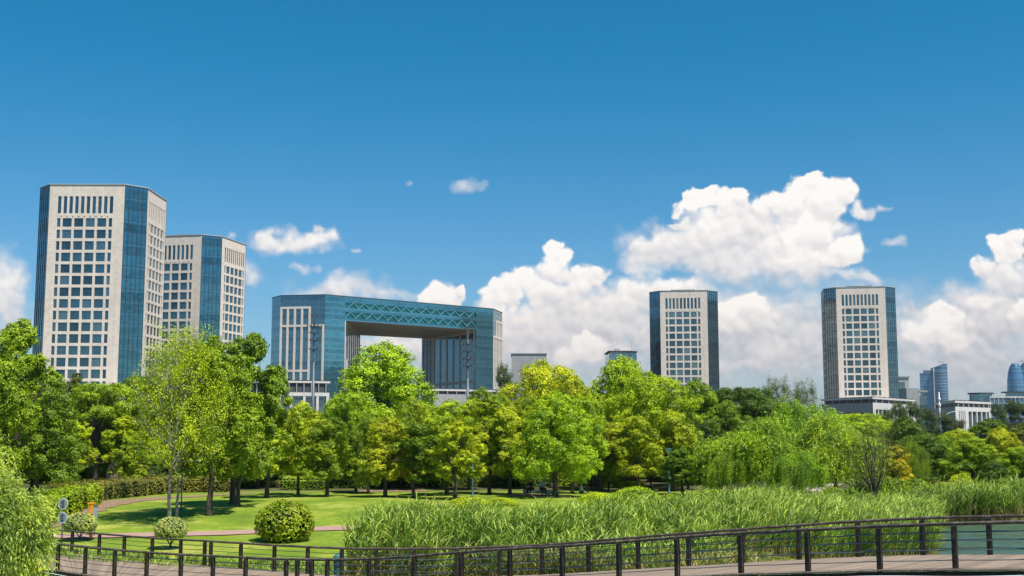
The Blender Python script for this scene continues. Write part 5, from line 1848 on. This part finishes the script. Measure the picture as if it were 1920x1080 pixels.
def hedge(px_pts, w, h, col, label, leaf=0.11, dens=220, wob=0.12, cat='hedge', kind='hedge', mod=1.0):
    """long hedge following ground points [(px, py of the foot)]"""
    rng = np.random.default_rng(abs(hash(label)) % 1000 if False else sum(map(ord, label)) % 997)
    P = [Vector((*gpt(a, b), 0)) for a, b in px_pts]
    seg = [(b - a).length for a, b in zip(P, P[1:])]
    tot = sum(seg)
    area = tot * (2 * h + w)
    n = int(area * dens)
    s = rng.random(n) * tot
    cum = np.concatenate([[0], np.cumsum(seg)])
    idx = np.clip(np.searchsorted(cum, s) - 1, 0, len(seg) - 1)
    A = np.array([tuple(p) for p in P])
    t = (s - cum[idx]) / np.array(seg)[idx]
    C = A[idx] * (1 - t)[:, None] + A[idx + 1] * t[:, None]
    D = unit(A[idx + 1] - A[idx])
    Sd = np.stack([-D[:, 1], D[:, 0], 0 * D[:, 0]], 1)
    q = rng.random(n) * (2 * h + w)
    lat = np.where(q < h, -w / 2, np.where(q < h + w, q - h - w / 2, w / 2))
    hh = np.where(q < h, q, np.where(q < h + w, h, 2 * h + w - q))
    r = min(.3, h * .35)                                    # rounded shoulders
    k = np.clip((np.abs(lat) - (w / 2 - r)) / r, 0, 1)
    hh = np.where(hh > h - r, np.minimum(hh, h - r + r * np.sqrt(np.maximum(0, 1 - k ** 2)) * 1.0), hh)
    bulge = 1 + wob * np.sin(s * 2.1) * np.sin(s * .83 + 1) + wob * .6 * np.sin(s * 5.3 + lat * 3)
    lat = lat * bulge + rng.normal(size=n) * .05
    hh = hh * bulge + rng.normal(size=n) * .04
    g = np.array([gz(x, y) for x, y in (C + Sd * lat[:, None])[:, :2]]) if n < 60000 else 0
    Pt = C + Sd * lat[:, None] + np.stack([0 * hh, 0 * hh, hh + g], 1)
    Nn = Sd * (lat / (w / 2))[:, None] * .8 + np.stack([0 * hh, 0 * hh, .3 + hh / h], 1) + rng.normal(size=(n, 3)) * .6
    v, f = leaf_quads(Pt, Nn, leaf, rng, .6)
    mb = MB()
    for a, b in zip(P, P[1:]):
        m = max(1, int((b - a).length / 2))
        for i in range(m):
            p, q_ = a.lerp(b, i / m), a.lerp(b, (i + 1) / m)
            zg = min(gz(p.x, p.y), gz(q_.x, q_.y))
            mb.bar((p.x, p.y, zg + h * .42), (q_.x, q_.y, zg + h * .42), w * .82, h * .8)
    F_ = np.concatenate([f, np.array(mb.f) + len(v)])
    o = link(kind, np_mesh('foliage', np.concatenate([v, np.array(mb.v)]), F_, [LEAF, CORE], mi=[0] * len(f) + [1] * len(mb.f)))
    b = G[col]
    o.color = (b[0] * mod, b[1] * mod, b[2] * mod, 1)
    return tag(o, label, cat, 'hedges')

hedge([(108, 948), (170, 937), (240, 930), (320, 923), (430, 921)], 2.6, 1.25, 'azalea', 'long olive brown azalea hedge above the mulch bed at left', wob=.16, mod=1.15)
hedge([(60, 985), (92, 972), (128, 957), (165, 945)], 2.0, 1.25, 'mid', 'green leafy hedge end between the near willow and the mulch bed', leaf=.14, wob=.2)
hedge([(532, 918), (613, 918)], 1.6, 1.1, 'mid', 'short clipped box hedge left of the lone small round tree', wob=.02, dens=260)
hedge([(618, 915), (700, 915), (800, 914), (845, 913)], 1.4, 1.05, 'dark', 'long dark clipped hedge in shade behind the mulch circle', wob=.03)
hedge([(855, 913), (960, 913), (1030, 912)], 1.6, 1.1, 'dark', 'dark clipped hedge in shade behind the middle lamp and seated group', wob=.03)
hedge([(1045, 911), (1072, 911)], 1.4, 1.2, 'mid', 'short clipped hedge between the two thick trunks', wob=.02)
hedge([(440, 915), (480, 914), (528, 914)], 1.4, .6, 'azalea', 'low brownish hedge behind the two leaning dark trunks')
hedge([(1726, 905), (1786, 905)], 2.6, .95, 'redbrown', 'reddish brown hedge in front of the dark dense tree', mod=1.4)
hedge([(1742, 913), (1825, 912)], 1.6, .35, 'gold', 'low bright yellow flowering strip behind the right reeds', leaf=.09, kind='flower_bed', cat='flower bed', dens=300)
hedge([(120, 905), (200, 903), (330, 900)], 1.6, 1.5, 'deep', 'dark shaded hedge behind the forked umbrella tree')
G['redfl'] = (0.55, 0.035, 0.02)
hedge([(1694, 921), (1722, 920)], .8, .45, 'redfl', 'small patch of red flowers before the two mounds', leaf=.10, kind='flower_bed', cat='flower bed', dens=70)
hedge([(1836, 907), (1868, 906)], .8, .55, 'redfl', 'red flowers under the round dark tree at right', leaf=.10, kind='flower_bed', cat='flower bed', dens=70)

# ------------------------------------------------------------------ near willow
v, f, heads, rng = willow_crown(81, 6.6, 3.0, 2300, 44, leaf=.19, low=-.3, wind=.10, aspect=.20)
root = thing('willow_tree', 'near pale green weeping willow hanging over the left end of the boardwalk', 'tree', (gx(-98, 38, 950), 38, gz(gx(-98, 38, 950), 38)), 0, 'willow trees')
c = link('crown', np_mesh('crown', v, f, LEAFW), root)
c.color = (0.46, 0.54, 0.085, 1)
link('trunk', trunk_mesh('trunk', limb_paths(rng, (0, 0), heads[:10], .3, 2.2), BARK), root)

# ------------------------------------------------------------------ reeds and water grass
def mat_reed():
    m = new_mat('reed_leaves')
    at_ = N('ShaderNodeAttribute', attribute_name='tone')
    geo = N('ShaderNodeNewGeometry')
    n = smooth(tnoise(geo.outputs['Position'], .6, 4, .65), .38, .64)
    col = ramp2(at_.outputs['Fac'], (0.0, (0.48, 0.33, 0.14)), (0.22, (0.42, 0.34, 0.10)), (0.38, (0.070, 0.125, 0.012)), (0.68, (0.165, 0.320, 0.014)), (1.0, (0.52, 0.62, 0.095)))
    c = mixc(M('MULTIPLY', n, .72), col, (0.040, 0.090, 0.010))  # dark blotches paint the shaded gaps between reed clumps
    d = N('ShaderNodeBsdfDiffuse'); ln(c, d.inputs[0])
    t = N('ShaderNodeBsdfTranslucent'); ln(mixc(1.0, c, (1.1, 1.1, .6), 'MULTIPLY'), t.inputs[0])
    g = N('ShaderNodeBsdfGlossy'); g.inputs['Roughness'].default_value = .6; g.inputs[0].default_value = (.9, .95, .9, 1)
    a = N('ShaderNodeMixShader'); a.inputs[0].default_value = .24; ln(d.outputs[0], a.inputs[1]); ln(t.outputs[0], a.inputs[2])
    b = N('ShaderNodeMixShader'); b.inputs[0].default_value = .025; ln(a.outputs[0], b.inputs[1]); ln(g.outputs[0], b.inputs[2])
    o = N('ShaderNodeOutputMaterial'); ln(b.outputs[0], o.inputs[0])
    return m
REED = mat_reed()

def blades(base, direction, L, width, arch, rng, segs=3, tone0=0.5, tone1=0.8):
    """arching strips: base (n,3), horizontal direction (n,3)"""
    n = len(base)
    side = np.stack([-direction[:, 1], direction[:, 0], 0 * L], 1)
    tw = rng.normal(size=(n, 1)) * .5
    side = unit(side + np.array([0, 0, 1]) * tw)
    V_, F_, T_ = [], [], []
    pts = []
    for k in range(segs + 1):
        t = k / segs
        h = np.sin(t * arch) / arch
        z = (1 - np.cos(t * arch)) / arch
        # rises first then droops
        p = base + direction * (L * (t * .35 + h * .0 + (1 - np.cos(t * arch)) / arch * .75))[:, None]
        p = p + np.array([0, 0, 1]) * (L * np.sin(t * arch) / arch * .9)[:, None]
        w = width * (1 - t) ** .7 * (1 if k else .7)
        pts.append((p - side * w[:, None] / 2, p + side * w[:, None] / 2))
    for k in range(segs):
        a, b = pts[k]; c, d = pts[k + 1]
        q = np.stack([a, b, d, c], 1)
        V_.append(q.reshape(-1, 3))
        T_.append(np.clip(tone0 + (tone1 - tone0) * (k + .5) / segs + rng.normal(size=n) * .07, 0, 1))
    V = np.concatenate(V_)
    return V, np.arange(len(V)).reshape(-1, 4), np.concatenate(T_)

def reed_patch(name, label, XY, hts, rng, per, width, wind, leafL, dry=0.5, tone=(.5, .85)):
    n = len(XY)
    Vs, Fs, Ts = [], [], []
    off = 0
    g = np.array([max(-1.3, gz(x, y)) for x, y in XY])
    ptone = rng.normal(size=n) * .17 + .15 * np.sin(XY[:, 0] * 1.3 + XY[:, 1] * .9)
    lean = np.stack([wind * .12 + rng.normal(size=n) * .13, rng.normal(size=n) * .07], 1)
    def pos(t):
        h = hts * t
        return np.stack([XY[:, 0] + lean[:, 0] * h * t, XY[:, 1] + lean[:, 1] * h * t, g + h], 1)
    # stems
    for k in range(3):
        a, b = pos(k / 3), pos((k + 1) / 3)
        w = .016
        q = np.stack([a - [w, 0, 0], a + [w, 0, 0], b + [w * .8, 0, 0], b - [w * .8, 0, 0]], 1).reshape(-1, 3)
        Vs.append(q); Fs.append(np.arange(len(q)).reshape(-1, 4) + off); off += len(q)
        Ts.append(np.clip((.12, .4, .55)[k] + rng.normal(size=n) * .08, 0, 1))
    for j in range(per):
        t = .16 + .84 * (j + rng.random(n)) / per
        b = np.stack([XY[:, 0] + lean[:, 0] * hts * t * t, XY[:, 1] + lean[:, 1] * hts * t * t, g + hts * t], 1)
        a = rng.random(n) * 2 * PI
        d = np.stack([np.cos(a) + wind * 1.1, np.sin(a) * .8, 0 * a], 1)
        d = unit(d)
        L = leafL * rng.uniform(.7, 1.25, n) * (1.1 - .35 * t)
        low = t < dry * rng.uniform(.3, 1.0, n)
        V, F_, Tn = blades(b, d, L, width * rng.uniform(.7, 1.2, n), 1.45, rng, 3)
        tt = np.tile(np.where(low, .08, tone[0] + (tone[1] - tone[0]) * t + ptone), 3) + np.repeat([0, .06, .14], n) + rng.normal(size=3 * n) * .08
        Vs.append(V); Fs.append(F_ + off); off += len(V)
        Ts.append(np.clip(tt, 0, 1))
    V, F_, Tn = np.concatenate(Vs), np.concatenate(Fs), np.concatenate(Ts)
    o = link(name, np_mesh(name, V, F_, REED, col=Tn))
    return tag(o, label, 'reeds', kind='stuff')

rng = np.random.default_rng(99)
def fit_height(XY, hts):
    """plants get shorter up the bank, so that the lawn behind stays in view"""
    px = XY[:, 0] / XY[:, 1] * F + 960
    top = np.interp(px, [640, 690, 760, 900, 960, 1060, 1150, 1230, 1320, 1420, 1480, 1540, 1620, 1740, 1850, 1960], [975, 946, 940, 956, 956, 946, 942, 938, 928, 922, 938, 942, 936, 924, 914, 906])
    g = np.array([max(-1.3, gz(x, y)) for x, y in XY])
    lim = CAMH - (top + rng.normal(size=len(px)) * 8 + 7 * np.sin(px * .031) * np.sin(px * .083 + XY[:, 1]) - 800) / F * XY[:, 1] - g
    h = np.minimum(hts, lim)
    return h, h > .55
def scatter(poly_px, n, rng):
    """poly as [(px, Ynear, Yfar)] columns; uniform in ground area"""
    pxs = [p[0] for p in poly_px]
    out = []
    while len(out) < n:
        m = 4000
        Y = rng.uniform(min(p[1] for p in poly_px), max(p[2] for p in poly_px), m)
        px = rng.uniform(pxs[0], pxs[-1], m)
        w = Y / max(p[2] for p in poly_px)
        near = np.interp(px, pxs, [p[1] for p in poly_px]); far = np.interp(px, pxs, [p[2] for p in poly_px])
        clump = np.sin(px * .045 + Y * .6) + np.sin(px * .021 - Y * .9 + 2)
        ok = (Y > near) & (Y < far) & (rng.random(m) < w) & (rng.random(m) < .62 + .38 * clump)
        x = (px[ok] - 960) / F * Y[ok]
        out += list(zip(x, Y[ok]))
    return np.array(out[:n])
XY = scatter([(655, 49, 55), (700, 47.5, 60), (800, 47.5, 62), (900, 47.5, 63), (1000, 47, 66), (1150, 46, 70), (1300, 48, 73), (1450, 60, 76)], 5600, rng)
px_ = XY[:, 0] / XY[:, 1] * F + 960
hts = (np.interp(px_, [640, 720, 1000, 1450], [2.0, 2.75, 2.45, 2.5]) - .006 * (XY[:, 1] - 47)) * rng.uniform(.78, 1.1, len(XY))
hts, ok = fit_height(XY, hts); XY, hts = XY[ok], hts[ok]
hts = hts * (0.86 + .12 * np.sin(XY[:, 0] * 1.9 + XY[:, 1] * .7) + .09 * np.sin(XY[:, 0] * .8 - XY[:, 1] * 1.7 + 1))
reed_patch('reeds', 'tall green reeds with drooping leaves behind the middle of the boardwalk', XY, hts, rng, 9, .066, .55, .80, dry=.72)
XY = scatter([(1280, 52, 66), (1400, 56, 76), (1560, 58, 80), (1700, 60, 82), (1742, 62, 80)], 9000, rng)
hts = rng.uniform(1.5, 2.3, len(XY))
hts, ok = fit_height(XY, hts); XY, hts = XY[ok], hts[ok]
reed_patch('water_grass', 'dense light green water grass beside the open water, leaning right', XY, hts, rng, 6, .05, .9, .8, dry=.18, tone=(.5, 1.0))
XY = scatter([(1560, 80, 90), (1700, 82, 91), (1742, 83, 91), (2200, 83.5, 92)], 8600, rng)
hts = rng.uniform(1.7, 2.6, len(XY))
hts, ok = fit_height(XY, hts); XY, hts = XY[ok], hts[ok]
reed_patch('reeds', 'reed belt along the far shore of the pond at right', XY, hts, rng, 7, .06, .6, .8, dry=.6)
XY = scatter([(860, 46.6, 48.2), (1000, 45.6, 47.6), (1150, 43.6, 46.4), (1300, 42.2, 46), (1420, 41.5, 46)], 3000, rng)
reed_patch('dry_reeds', 'straw coloured dry reed stubble right behind the far railing', XY, rng.uniform(1.1, 2.1, len(XY)), rng, 7, .05, .5, .6, dry=1.6, tone=(.05, .25))
# rough grass tufts along the path and lawn edge
XY = scatter([(95, 56, 60), (300, 52, 57), (640, 48, 53)], 2600, rng)
reed_patch('rough_grass', 'short rough grass between the lawn and the far railing', XY, rng.uniform(.12, .4, len(XY)), rng, 5, .03, .3, .3, dry=.1, tone=(.5, .9))

# ------------------------------------------------------------------ lamps, signs, bin, boulder
TEALP = plain('teal_lamp_paint', (0.035, 0.13, 0.15), 0.45)
LGLASS = plain('pale_lamp_glass', (0.62, 0.60, 0.52), 0.3)
def lamp(px, Y, label, H=3.65):
    x = gx(px, Y)
    r = thing('park_lamp', label, 'lamp', (x, Y, gz(x, Y)), 0, 'park lamps')
    m = MB(); m.lathe([(.13, 0), (.13, .06), (.075, .1), (.06, .5), (.045, .55), (.04, H - .45)], (0, 0, 0), 10); part('pole', m, TEALP, r, smooth=True)
    m = MB(); m.lathe([(.07, H - .46), (.10, H - .42), (.28, H - .06), (.28, H - .04)], (0, 0, 0), 14); part('lamp_shade', m, LGLASS, r)
    m = MB(); m.lathe([(.32, H - .04), (.33, H - .01), (.12, H + .05), (.03, H + .07)], (0, 0, 0), 14); part('cap', m, TEALP, r)
    return r
lamp(342, 78, 'teal park lamp with a funnel shade on the left lawn')
lamp(886.5, 92, 'teal park lamp with a pale funnel shade at the middle of the lawn')
lamp(1254, 99, 'teal park lamp with its head in the leaves behind the right bushes')
lamp(1095, 112, 'dark park lamp far back behind the person sitting alone')
lamp(789, 120, 'far park lamp between slim trunks behind the mulch circle')

SIGNG = plain('grey_sign_back', (0.26, 0.30, 0.31), 0.5, 0.3, var=.2, scale=6)
x, Y = gpt(115, 1032)
r = thing('round_sign_post', 'grey post carrying two round signs seen from behind', 'sign', (x, Y, gz(x, Y)))
k = Y / F
H = (1032 - 938) * k
m = MB(); m.tube([(0, 0, -.3), (0, 0, H - .04)], .035, 8); part('post', m, STEELD, r, smooth=True)
for zc in ((1032 - 947.5) * k, (1032 - 972.5) * k):
    m = MB()
    n = 24
    for s_, yy in ((1, -.06), (-1, -.045)):
        ring = [(math.cos(2 * PI * i / n) * .235, yy, zc + math.sin(2 * PI * i / n) * .27) for i in range(n)]
        m.poly(ring if s_ > 0 else ring[::-1])
    ra = [(math.cos(2 * PI * i / n) * .235, zc + math.sin(2 * PI * i / n) * .27) for i in range(n)]
    for i in range(n):
        a, b = ra[i], ra[(i + 1) % n]
        m.poly([(a[0], -.06, a[1]), (a[0], -.045, a[1]), (b[0], -.045, b[1]), (b[0], -.06, b[1])])
    dsc = part('disc', m, SIGNG, r)
    m = MB(); m.tube([(math.cos(2 * PI * i / n) * .235, -.053, zc + math.sin(2 * PI * i / n) * .27) for i in range(n + 1)], .014, 5); part('rim', m, WHITEP, dsc)
    m = MB(); m.box((0, -.075, zc), (.09, .03, .34)); m.box((0, -.08, zc + .13), (.16, .03, .035)); m.box((0, -.08, zc - .13), (.16, .03, .035)); part('bracket', m, STEELD, dsc)
ORANGE = plain('orange_paint', (0.80, 0.30, 0.015), .45, var=.1)
x, Y = gpt(168, 1012)
r = thing('orange_post', 'orange sign post behind the left pale ball shrub', 'sign post', (x, Y, gz(x, Y)))
k = Y / F
H = (1012 - 944) * k
m = MB(); m.box((.06, 0, H / 2), (.14, .09, H)); part('post', m, ORANGE, r)
m = MB(); m.prism([(-.17, -.07), (.16, -.07), (.16, .07), (-.17, .07)], H - .09, H - .01); m.box((-.09, 0, H - .22), (.05, .1, .26)); part('bracket_head', m, ORANGE, r)
m = MB(); m.box((.06, -.05, H * .62), (.09, .015, .3)); part('dark_slot', m, STEELD, r)
m = MB(); m.prism([(-.12, -.08), (.22, -.08), (.22, .08), (-.12, .08)], 0.0, .08); part('foot', m, STEELD, r)
x2 = gx(177, Y + 1.4, 980)
r = thing('grey_panel', 'grey blue panel board right behind the orange post', 'panel', (x2, Y + 1.4, gz(x2, Y + 1.4)))
PANEL = plain('blue_grey_panel', (0.30, 0.36, 0.42), .5)
m = MB(); m.box((0, 0, 1.15), (.26, .05, .95)); part('board', m, PANEL, r)
m = MB(); m.tube([(0, .05, -.2), (0, .05, 1.5)], .03, 6); part('post', m, STEELD, r)
m = MB(); m.box((0, 0, 1.64), (.30, .07, .04)); m.box((0, 0, .66), (.30, .07, .04)); part('frame', m, STEELD, r)

BIN = plain('teal_bin_plastic', (0.05, 0.17, 0.15), .5)
x, Y = gx(636, 48.6, 1035), 48.6
r = thing('litter_bin', 'teal litter bin half hidden by the reeds behind the far railing', 'bin', (x, Y, gz(x, Y)))
m = MB(); m.lathe([(.17, 0), (.19, .05), (.235, 1.0), (.24, 1.02)], (0, 0, 0), 14); part('body', m, BIN, r, smooth=False)
m = MB(); m.lathe([(.26, 1.02), (.26, 1.07), (.22, 1.2), (.06, 1.3)], (0, 0, 0), 14); part('lid', m, BIN, r)
m = MB(); m.box((0, -.235, .86), (.2, .02, .12)); part('opening', m, STEELD, r)

def boulder(px, Y, topy, hw, label):
    x = gx(px, Y)
    H = at(px, topy, Y).z - gz(x, Y)
    bm = bmesh.new()
    bmesh.ops.create_icosphere(bm, subdivisions=4, radius=1)
    rn = np.random.default_rng(4)
    k = rn.normal(size=(12, 3))
    ph = rn.random(12) * 6
    for v_ in bm.verts:
        c = np.array(v_.co)
        d = sum(math.sin(2.3 * float(k[i] @ c) + ph[i]) for i in range(12)) * .03 + sum(math.sin(7 * float(k[i] @ c) + ph[i]) for i in range(12)) * .008
        v_.co *= 1 + d
        if v_.co.z < -.3: v_.co.z = -.3
    me = bpy.data.meshes.new('boulder'); bm.to_mesh(me); bm.free()
    me.materials.append(plain('brown_rock', (0.28, 0.20, 0.15), .9, var=.35, scale=2, bump=.8))
    o = tag(link('boulder', me), label, 'rock')
    o.location = (x, Y, gz(x, Y) + H * .22); o.scale = (hw * Y / F, hw * Y / F * .8, H * .78)
boulder(216, 114, 864, 15, 'brown rounded boulder in the shade behind the left hedge')

STONEB = plain('pale_stone_slab', (0.45, 0.42, 0.37), .85, var=.2, scale=4)
x, Y = gpt(1008, 929)
r = thing('stone_bench', 'low pale stone bench under the seated group', 'bench', (x, Y, gz(x, Y)))
m = MB(); m.box((0, 0, .36), (2.3, .5, .12)); part('seat', m, STONEB, r)
for s in (-.8, .8):
    m = MB(); m.box((s, 0, .14), (.3, .42, .318)); part('leg', m, STONEB, r)
BENCH = (x, Y, gz(x, Y))

# ------------------------------------------------------------------ people
SKIN = plain('skin', (0.46, 0.27, 0.19), .6, var=.06)
HAIR = plain('black_hair', (0.012, 0.010, 0.010), .5)
def skin_obj(name, joints, edges, radii, mat, parent, subdiv=2):
    me = bpy.data.meshes.new(name)
    me.from_pydata(joints, edges, [])
    me.materials.append(mat)
    o = link(name, me, parent)
    sk = o.modifiers.new('skin', 'SKIN')
    for i, v_ in enumerate(me.skin_vertices[0].data if me.skin_vertices else []):
        pass
    if not me.skin_vertices:
        bm = bmesh.new(); bm.from_mesh(me); bm.verts.layers.skin.verify(); bm.to_mesh(me); bm.free()
    for i, v_ in enumerate(me.skin_vertices[0].data):
        rr = radii[i]
        v_.radius = (rr, rr) if isinstance(rr, float) else rr
        v_.use_root = i == 0
    sk.use_smooth_shade = True
    ss = o.modifiers.new('sub', 'SUBSURF'); ss.levels = ss.render_levels = subdiv
    return o

def person(label, loc, face, seat, shirt, trousers, lean=0.0, arm=0.0, group='people resting in the shade'):
    """seated figure; local +Y is forward; seat = height of the seat"""
    r = thing('person', label, 'person', loc, face, group)
    hz_ = seat + .12
    kz = seat + .10 if seat > .3 else .48
    ky = .46 if seat > .3 else .36
    fz, fy = (.07, .50) if seat > .3 else (.06, .62)
    J = [(0, 0, hz_), (0, .02 + lean * .3, hz_ + .18), (0, .03 + lean * .7, hz_ + .36), (0, .02 + lean, hz_ + .50), (0, .04 + lean * 1.1, hz_ + .60), (0, .06 + lean * 1.2, hz_ + .70), (0, .06 + lean * 1.2, hz_ + .80)]
    E = [(i, i + 1) for i in range(6)]
    Rr = [(.15, .11), (.13, .10), (.15, .105), (.09, .07), .052, (.078, .092), (.070, .082)]
    for s in (-1, 1):
        b = len(J)
        J += [(s * .18, .02 + lean, hz_ + .46), (s * .24, .10 + lean, hz_ + .20), (s * .16, .32 + lean * .6 + arm * .05, hz_ + .14 + arm * .2), (s * .13, .40 + lean * .6 + arm * .05, hz_ + .15 + arm * .25)]
        E += [(3, b), (b, b + 1), (b + 1, b + 2), (b + 2, b + 3)]
        Rr += [.062, .045, .034, .03]
        # fingers and thumb
        h = b + 3
        hx, hy, hz2 = J[h]
        for q in range(4):
            f0 = len(J)
            J += [(hx + (q - 1.5) * .019, hy + .05, hz2 + .004), (hx + (q - 1.5) * .021, hy + .085 - abs(q - 1.3) * .006, hz2 - .02)]
            E += [(h, f0), (f0, f0 + 1)]
            Rr += [.0095, .008]
        f0 = len(J)
        J += [(hx - s * .04, hy + .025, hz2 - .005), (hx - s * .05, hy + .05, hz2 - .015)]
        E += [(h, f0), (f0, f0 + 1)]
        Rr += [.011, .009]
        b = len(J)
        J += [(s * .10, .05, hz_ - .01), (s * .13, ky, kz), (s * .12, fy, fz + .03), (s * .13, fy + .17, fz - .02)]
        E += [(0, b), (b, b + 1), (b + 1, b + 2), (b + 2, b + 3)]
        Rr += [.088, .060, .040, .035]
    skin_obj('body', J, E, Rr, SKIN, r)
    hy = J[5][1]; hz3 = J[5][2]
    hm = MB()
    hm.lathe([(.085, -.02), (.098, .05), (.092, .11), (.06, .155), (.01, .17)], (0, hy - .02, hz3 + .0), 14)
    part('hair', hm, HAIR, r, smooth=True)
    fm = MB()
    for s in (-1, 1):
        fm.lathe([(.004, -.008), (.010, 0), (.004, .008)], (s * .030, hy + .088, hz3 + .035), 6)
    part('eyes', fm, HAIR, r)
    fm = MB(); fm.tube([(0, hy + .085, hz3 + .03), (0, hy + .112, hz3 + .0), (0, hy + .09, hz3 - .01)], [.008, .013, .008], 6); part('nose', fm, SKIN, r, smooth=True)
    sj = J[:4] + [J[7], J[8], tuple(np.array(J[8]) * .5 + np.array(J[9]) * .5)]
    b2 = [i for i, p in enumerate(J) if p == (.18, .02 + lean, hz_ + .46)][0]
    sj += [J[b2], J[b2 + 1], tuple(np.array(J[b2 + 1]) * .5 + np.array(J[b2 + 2]) * .5)]
    skin_obj('shirt', sj, [(0, 1), (1, 2), (2, 3), (3, 4), (4, 5), (5, 6), (3, 7), (7, 8), (8, 9)], [(.165, .125), (.145, .115), (.165, .12), (.10, .085), .078, .060, .050, .078, .060, .050], shirt, r)
    tj = [(0, 0, hz_ - .01)]
    te, tr_ = [], [(.165, .12)]
    for s in (-1, 1):
        b = len(tj)
        tj += [(s * .10, .05, hz_ - .01), (s * .13, ky, kz), (s * .12, fy - .01, fz + .09)]
        te += [(0, b), (b, b + 1), (b + 1, b + 2)]
        tr_ += [.105, .075, .055]
    skin_obj('trousers', tj, te, tr_, trousers, r)
    for s in (-1, 1):
        m = MB()
        m.lathe([(.045, -.05), (.055, -.02), (.045, .02), (.02, .035)], (0, 0, 0), 10)
        o = part('shoe', m, HAIR, r, smooth=True)
        o.location = (s * .13, fy + .10, .05); o.scale = (.85, 2.3, 1.1)
    return r
SH_GREEN = plain('pale_green_cloth', (0.42, 0.52, 0.42), .9)
SH_BLUE = plain('pale_blue_cloth', (0.38, 0.50, 0.66), .9)
SH_DARK = plain('black_cloth', (0.02, 0.02, 0.025), .9)
TR_DARK = plain('dark_trousers', (0.025, 0.028, 0.035), .9)
x, Y = gpt(1089, 926)
person('person in a pale green top sitting on the lawn facing right', (x, Y, gz(x, Y)), -PI / 2 + .2, 0.02, SH_GREEN, TR_DARK)
bx, by, bz = BENCH
person('person in a pale blue top sitting on the stone bench, right of two', (bx + .35, by + .02, bz), PI * 1.0 + .3, .42, SH_BLUE, TR_DARK, .1)
person('person in black clothes sitting on the stone bench, left of two', (bx - .5, by + .02, bz), PI * 1.0 - .4, .42, SH_DARK, TR_DARK, .12)

# ------------------------------------------------------------------ humid summer air
m = new_mat('haze_air')
pv = N('ShaderNodeVolumePrincipled')
pv.inputs['Color'].default_value = (0.86, 0.91, 1.0, 1)
pv.inputs['Density'].default_value = 0.00005
pv.inputs['Anisotropy'].default_value = 0.2
o = N('ShaderNodeOutputMaterial')
ln(pv.outputs[0], o.inputs['Volume'])
mb = MB(); mb.box((0, 1400, 59), (4900, 3300, 126))
hz_o = tag(part('haze', mb, m), kind='stuff')
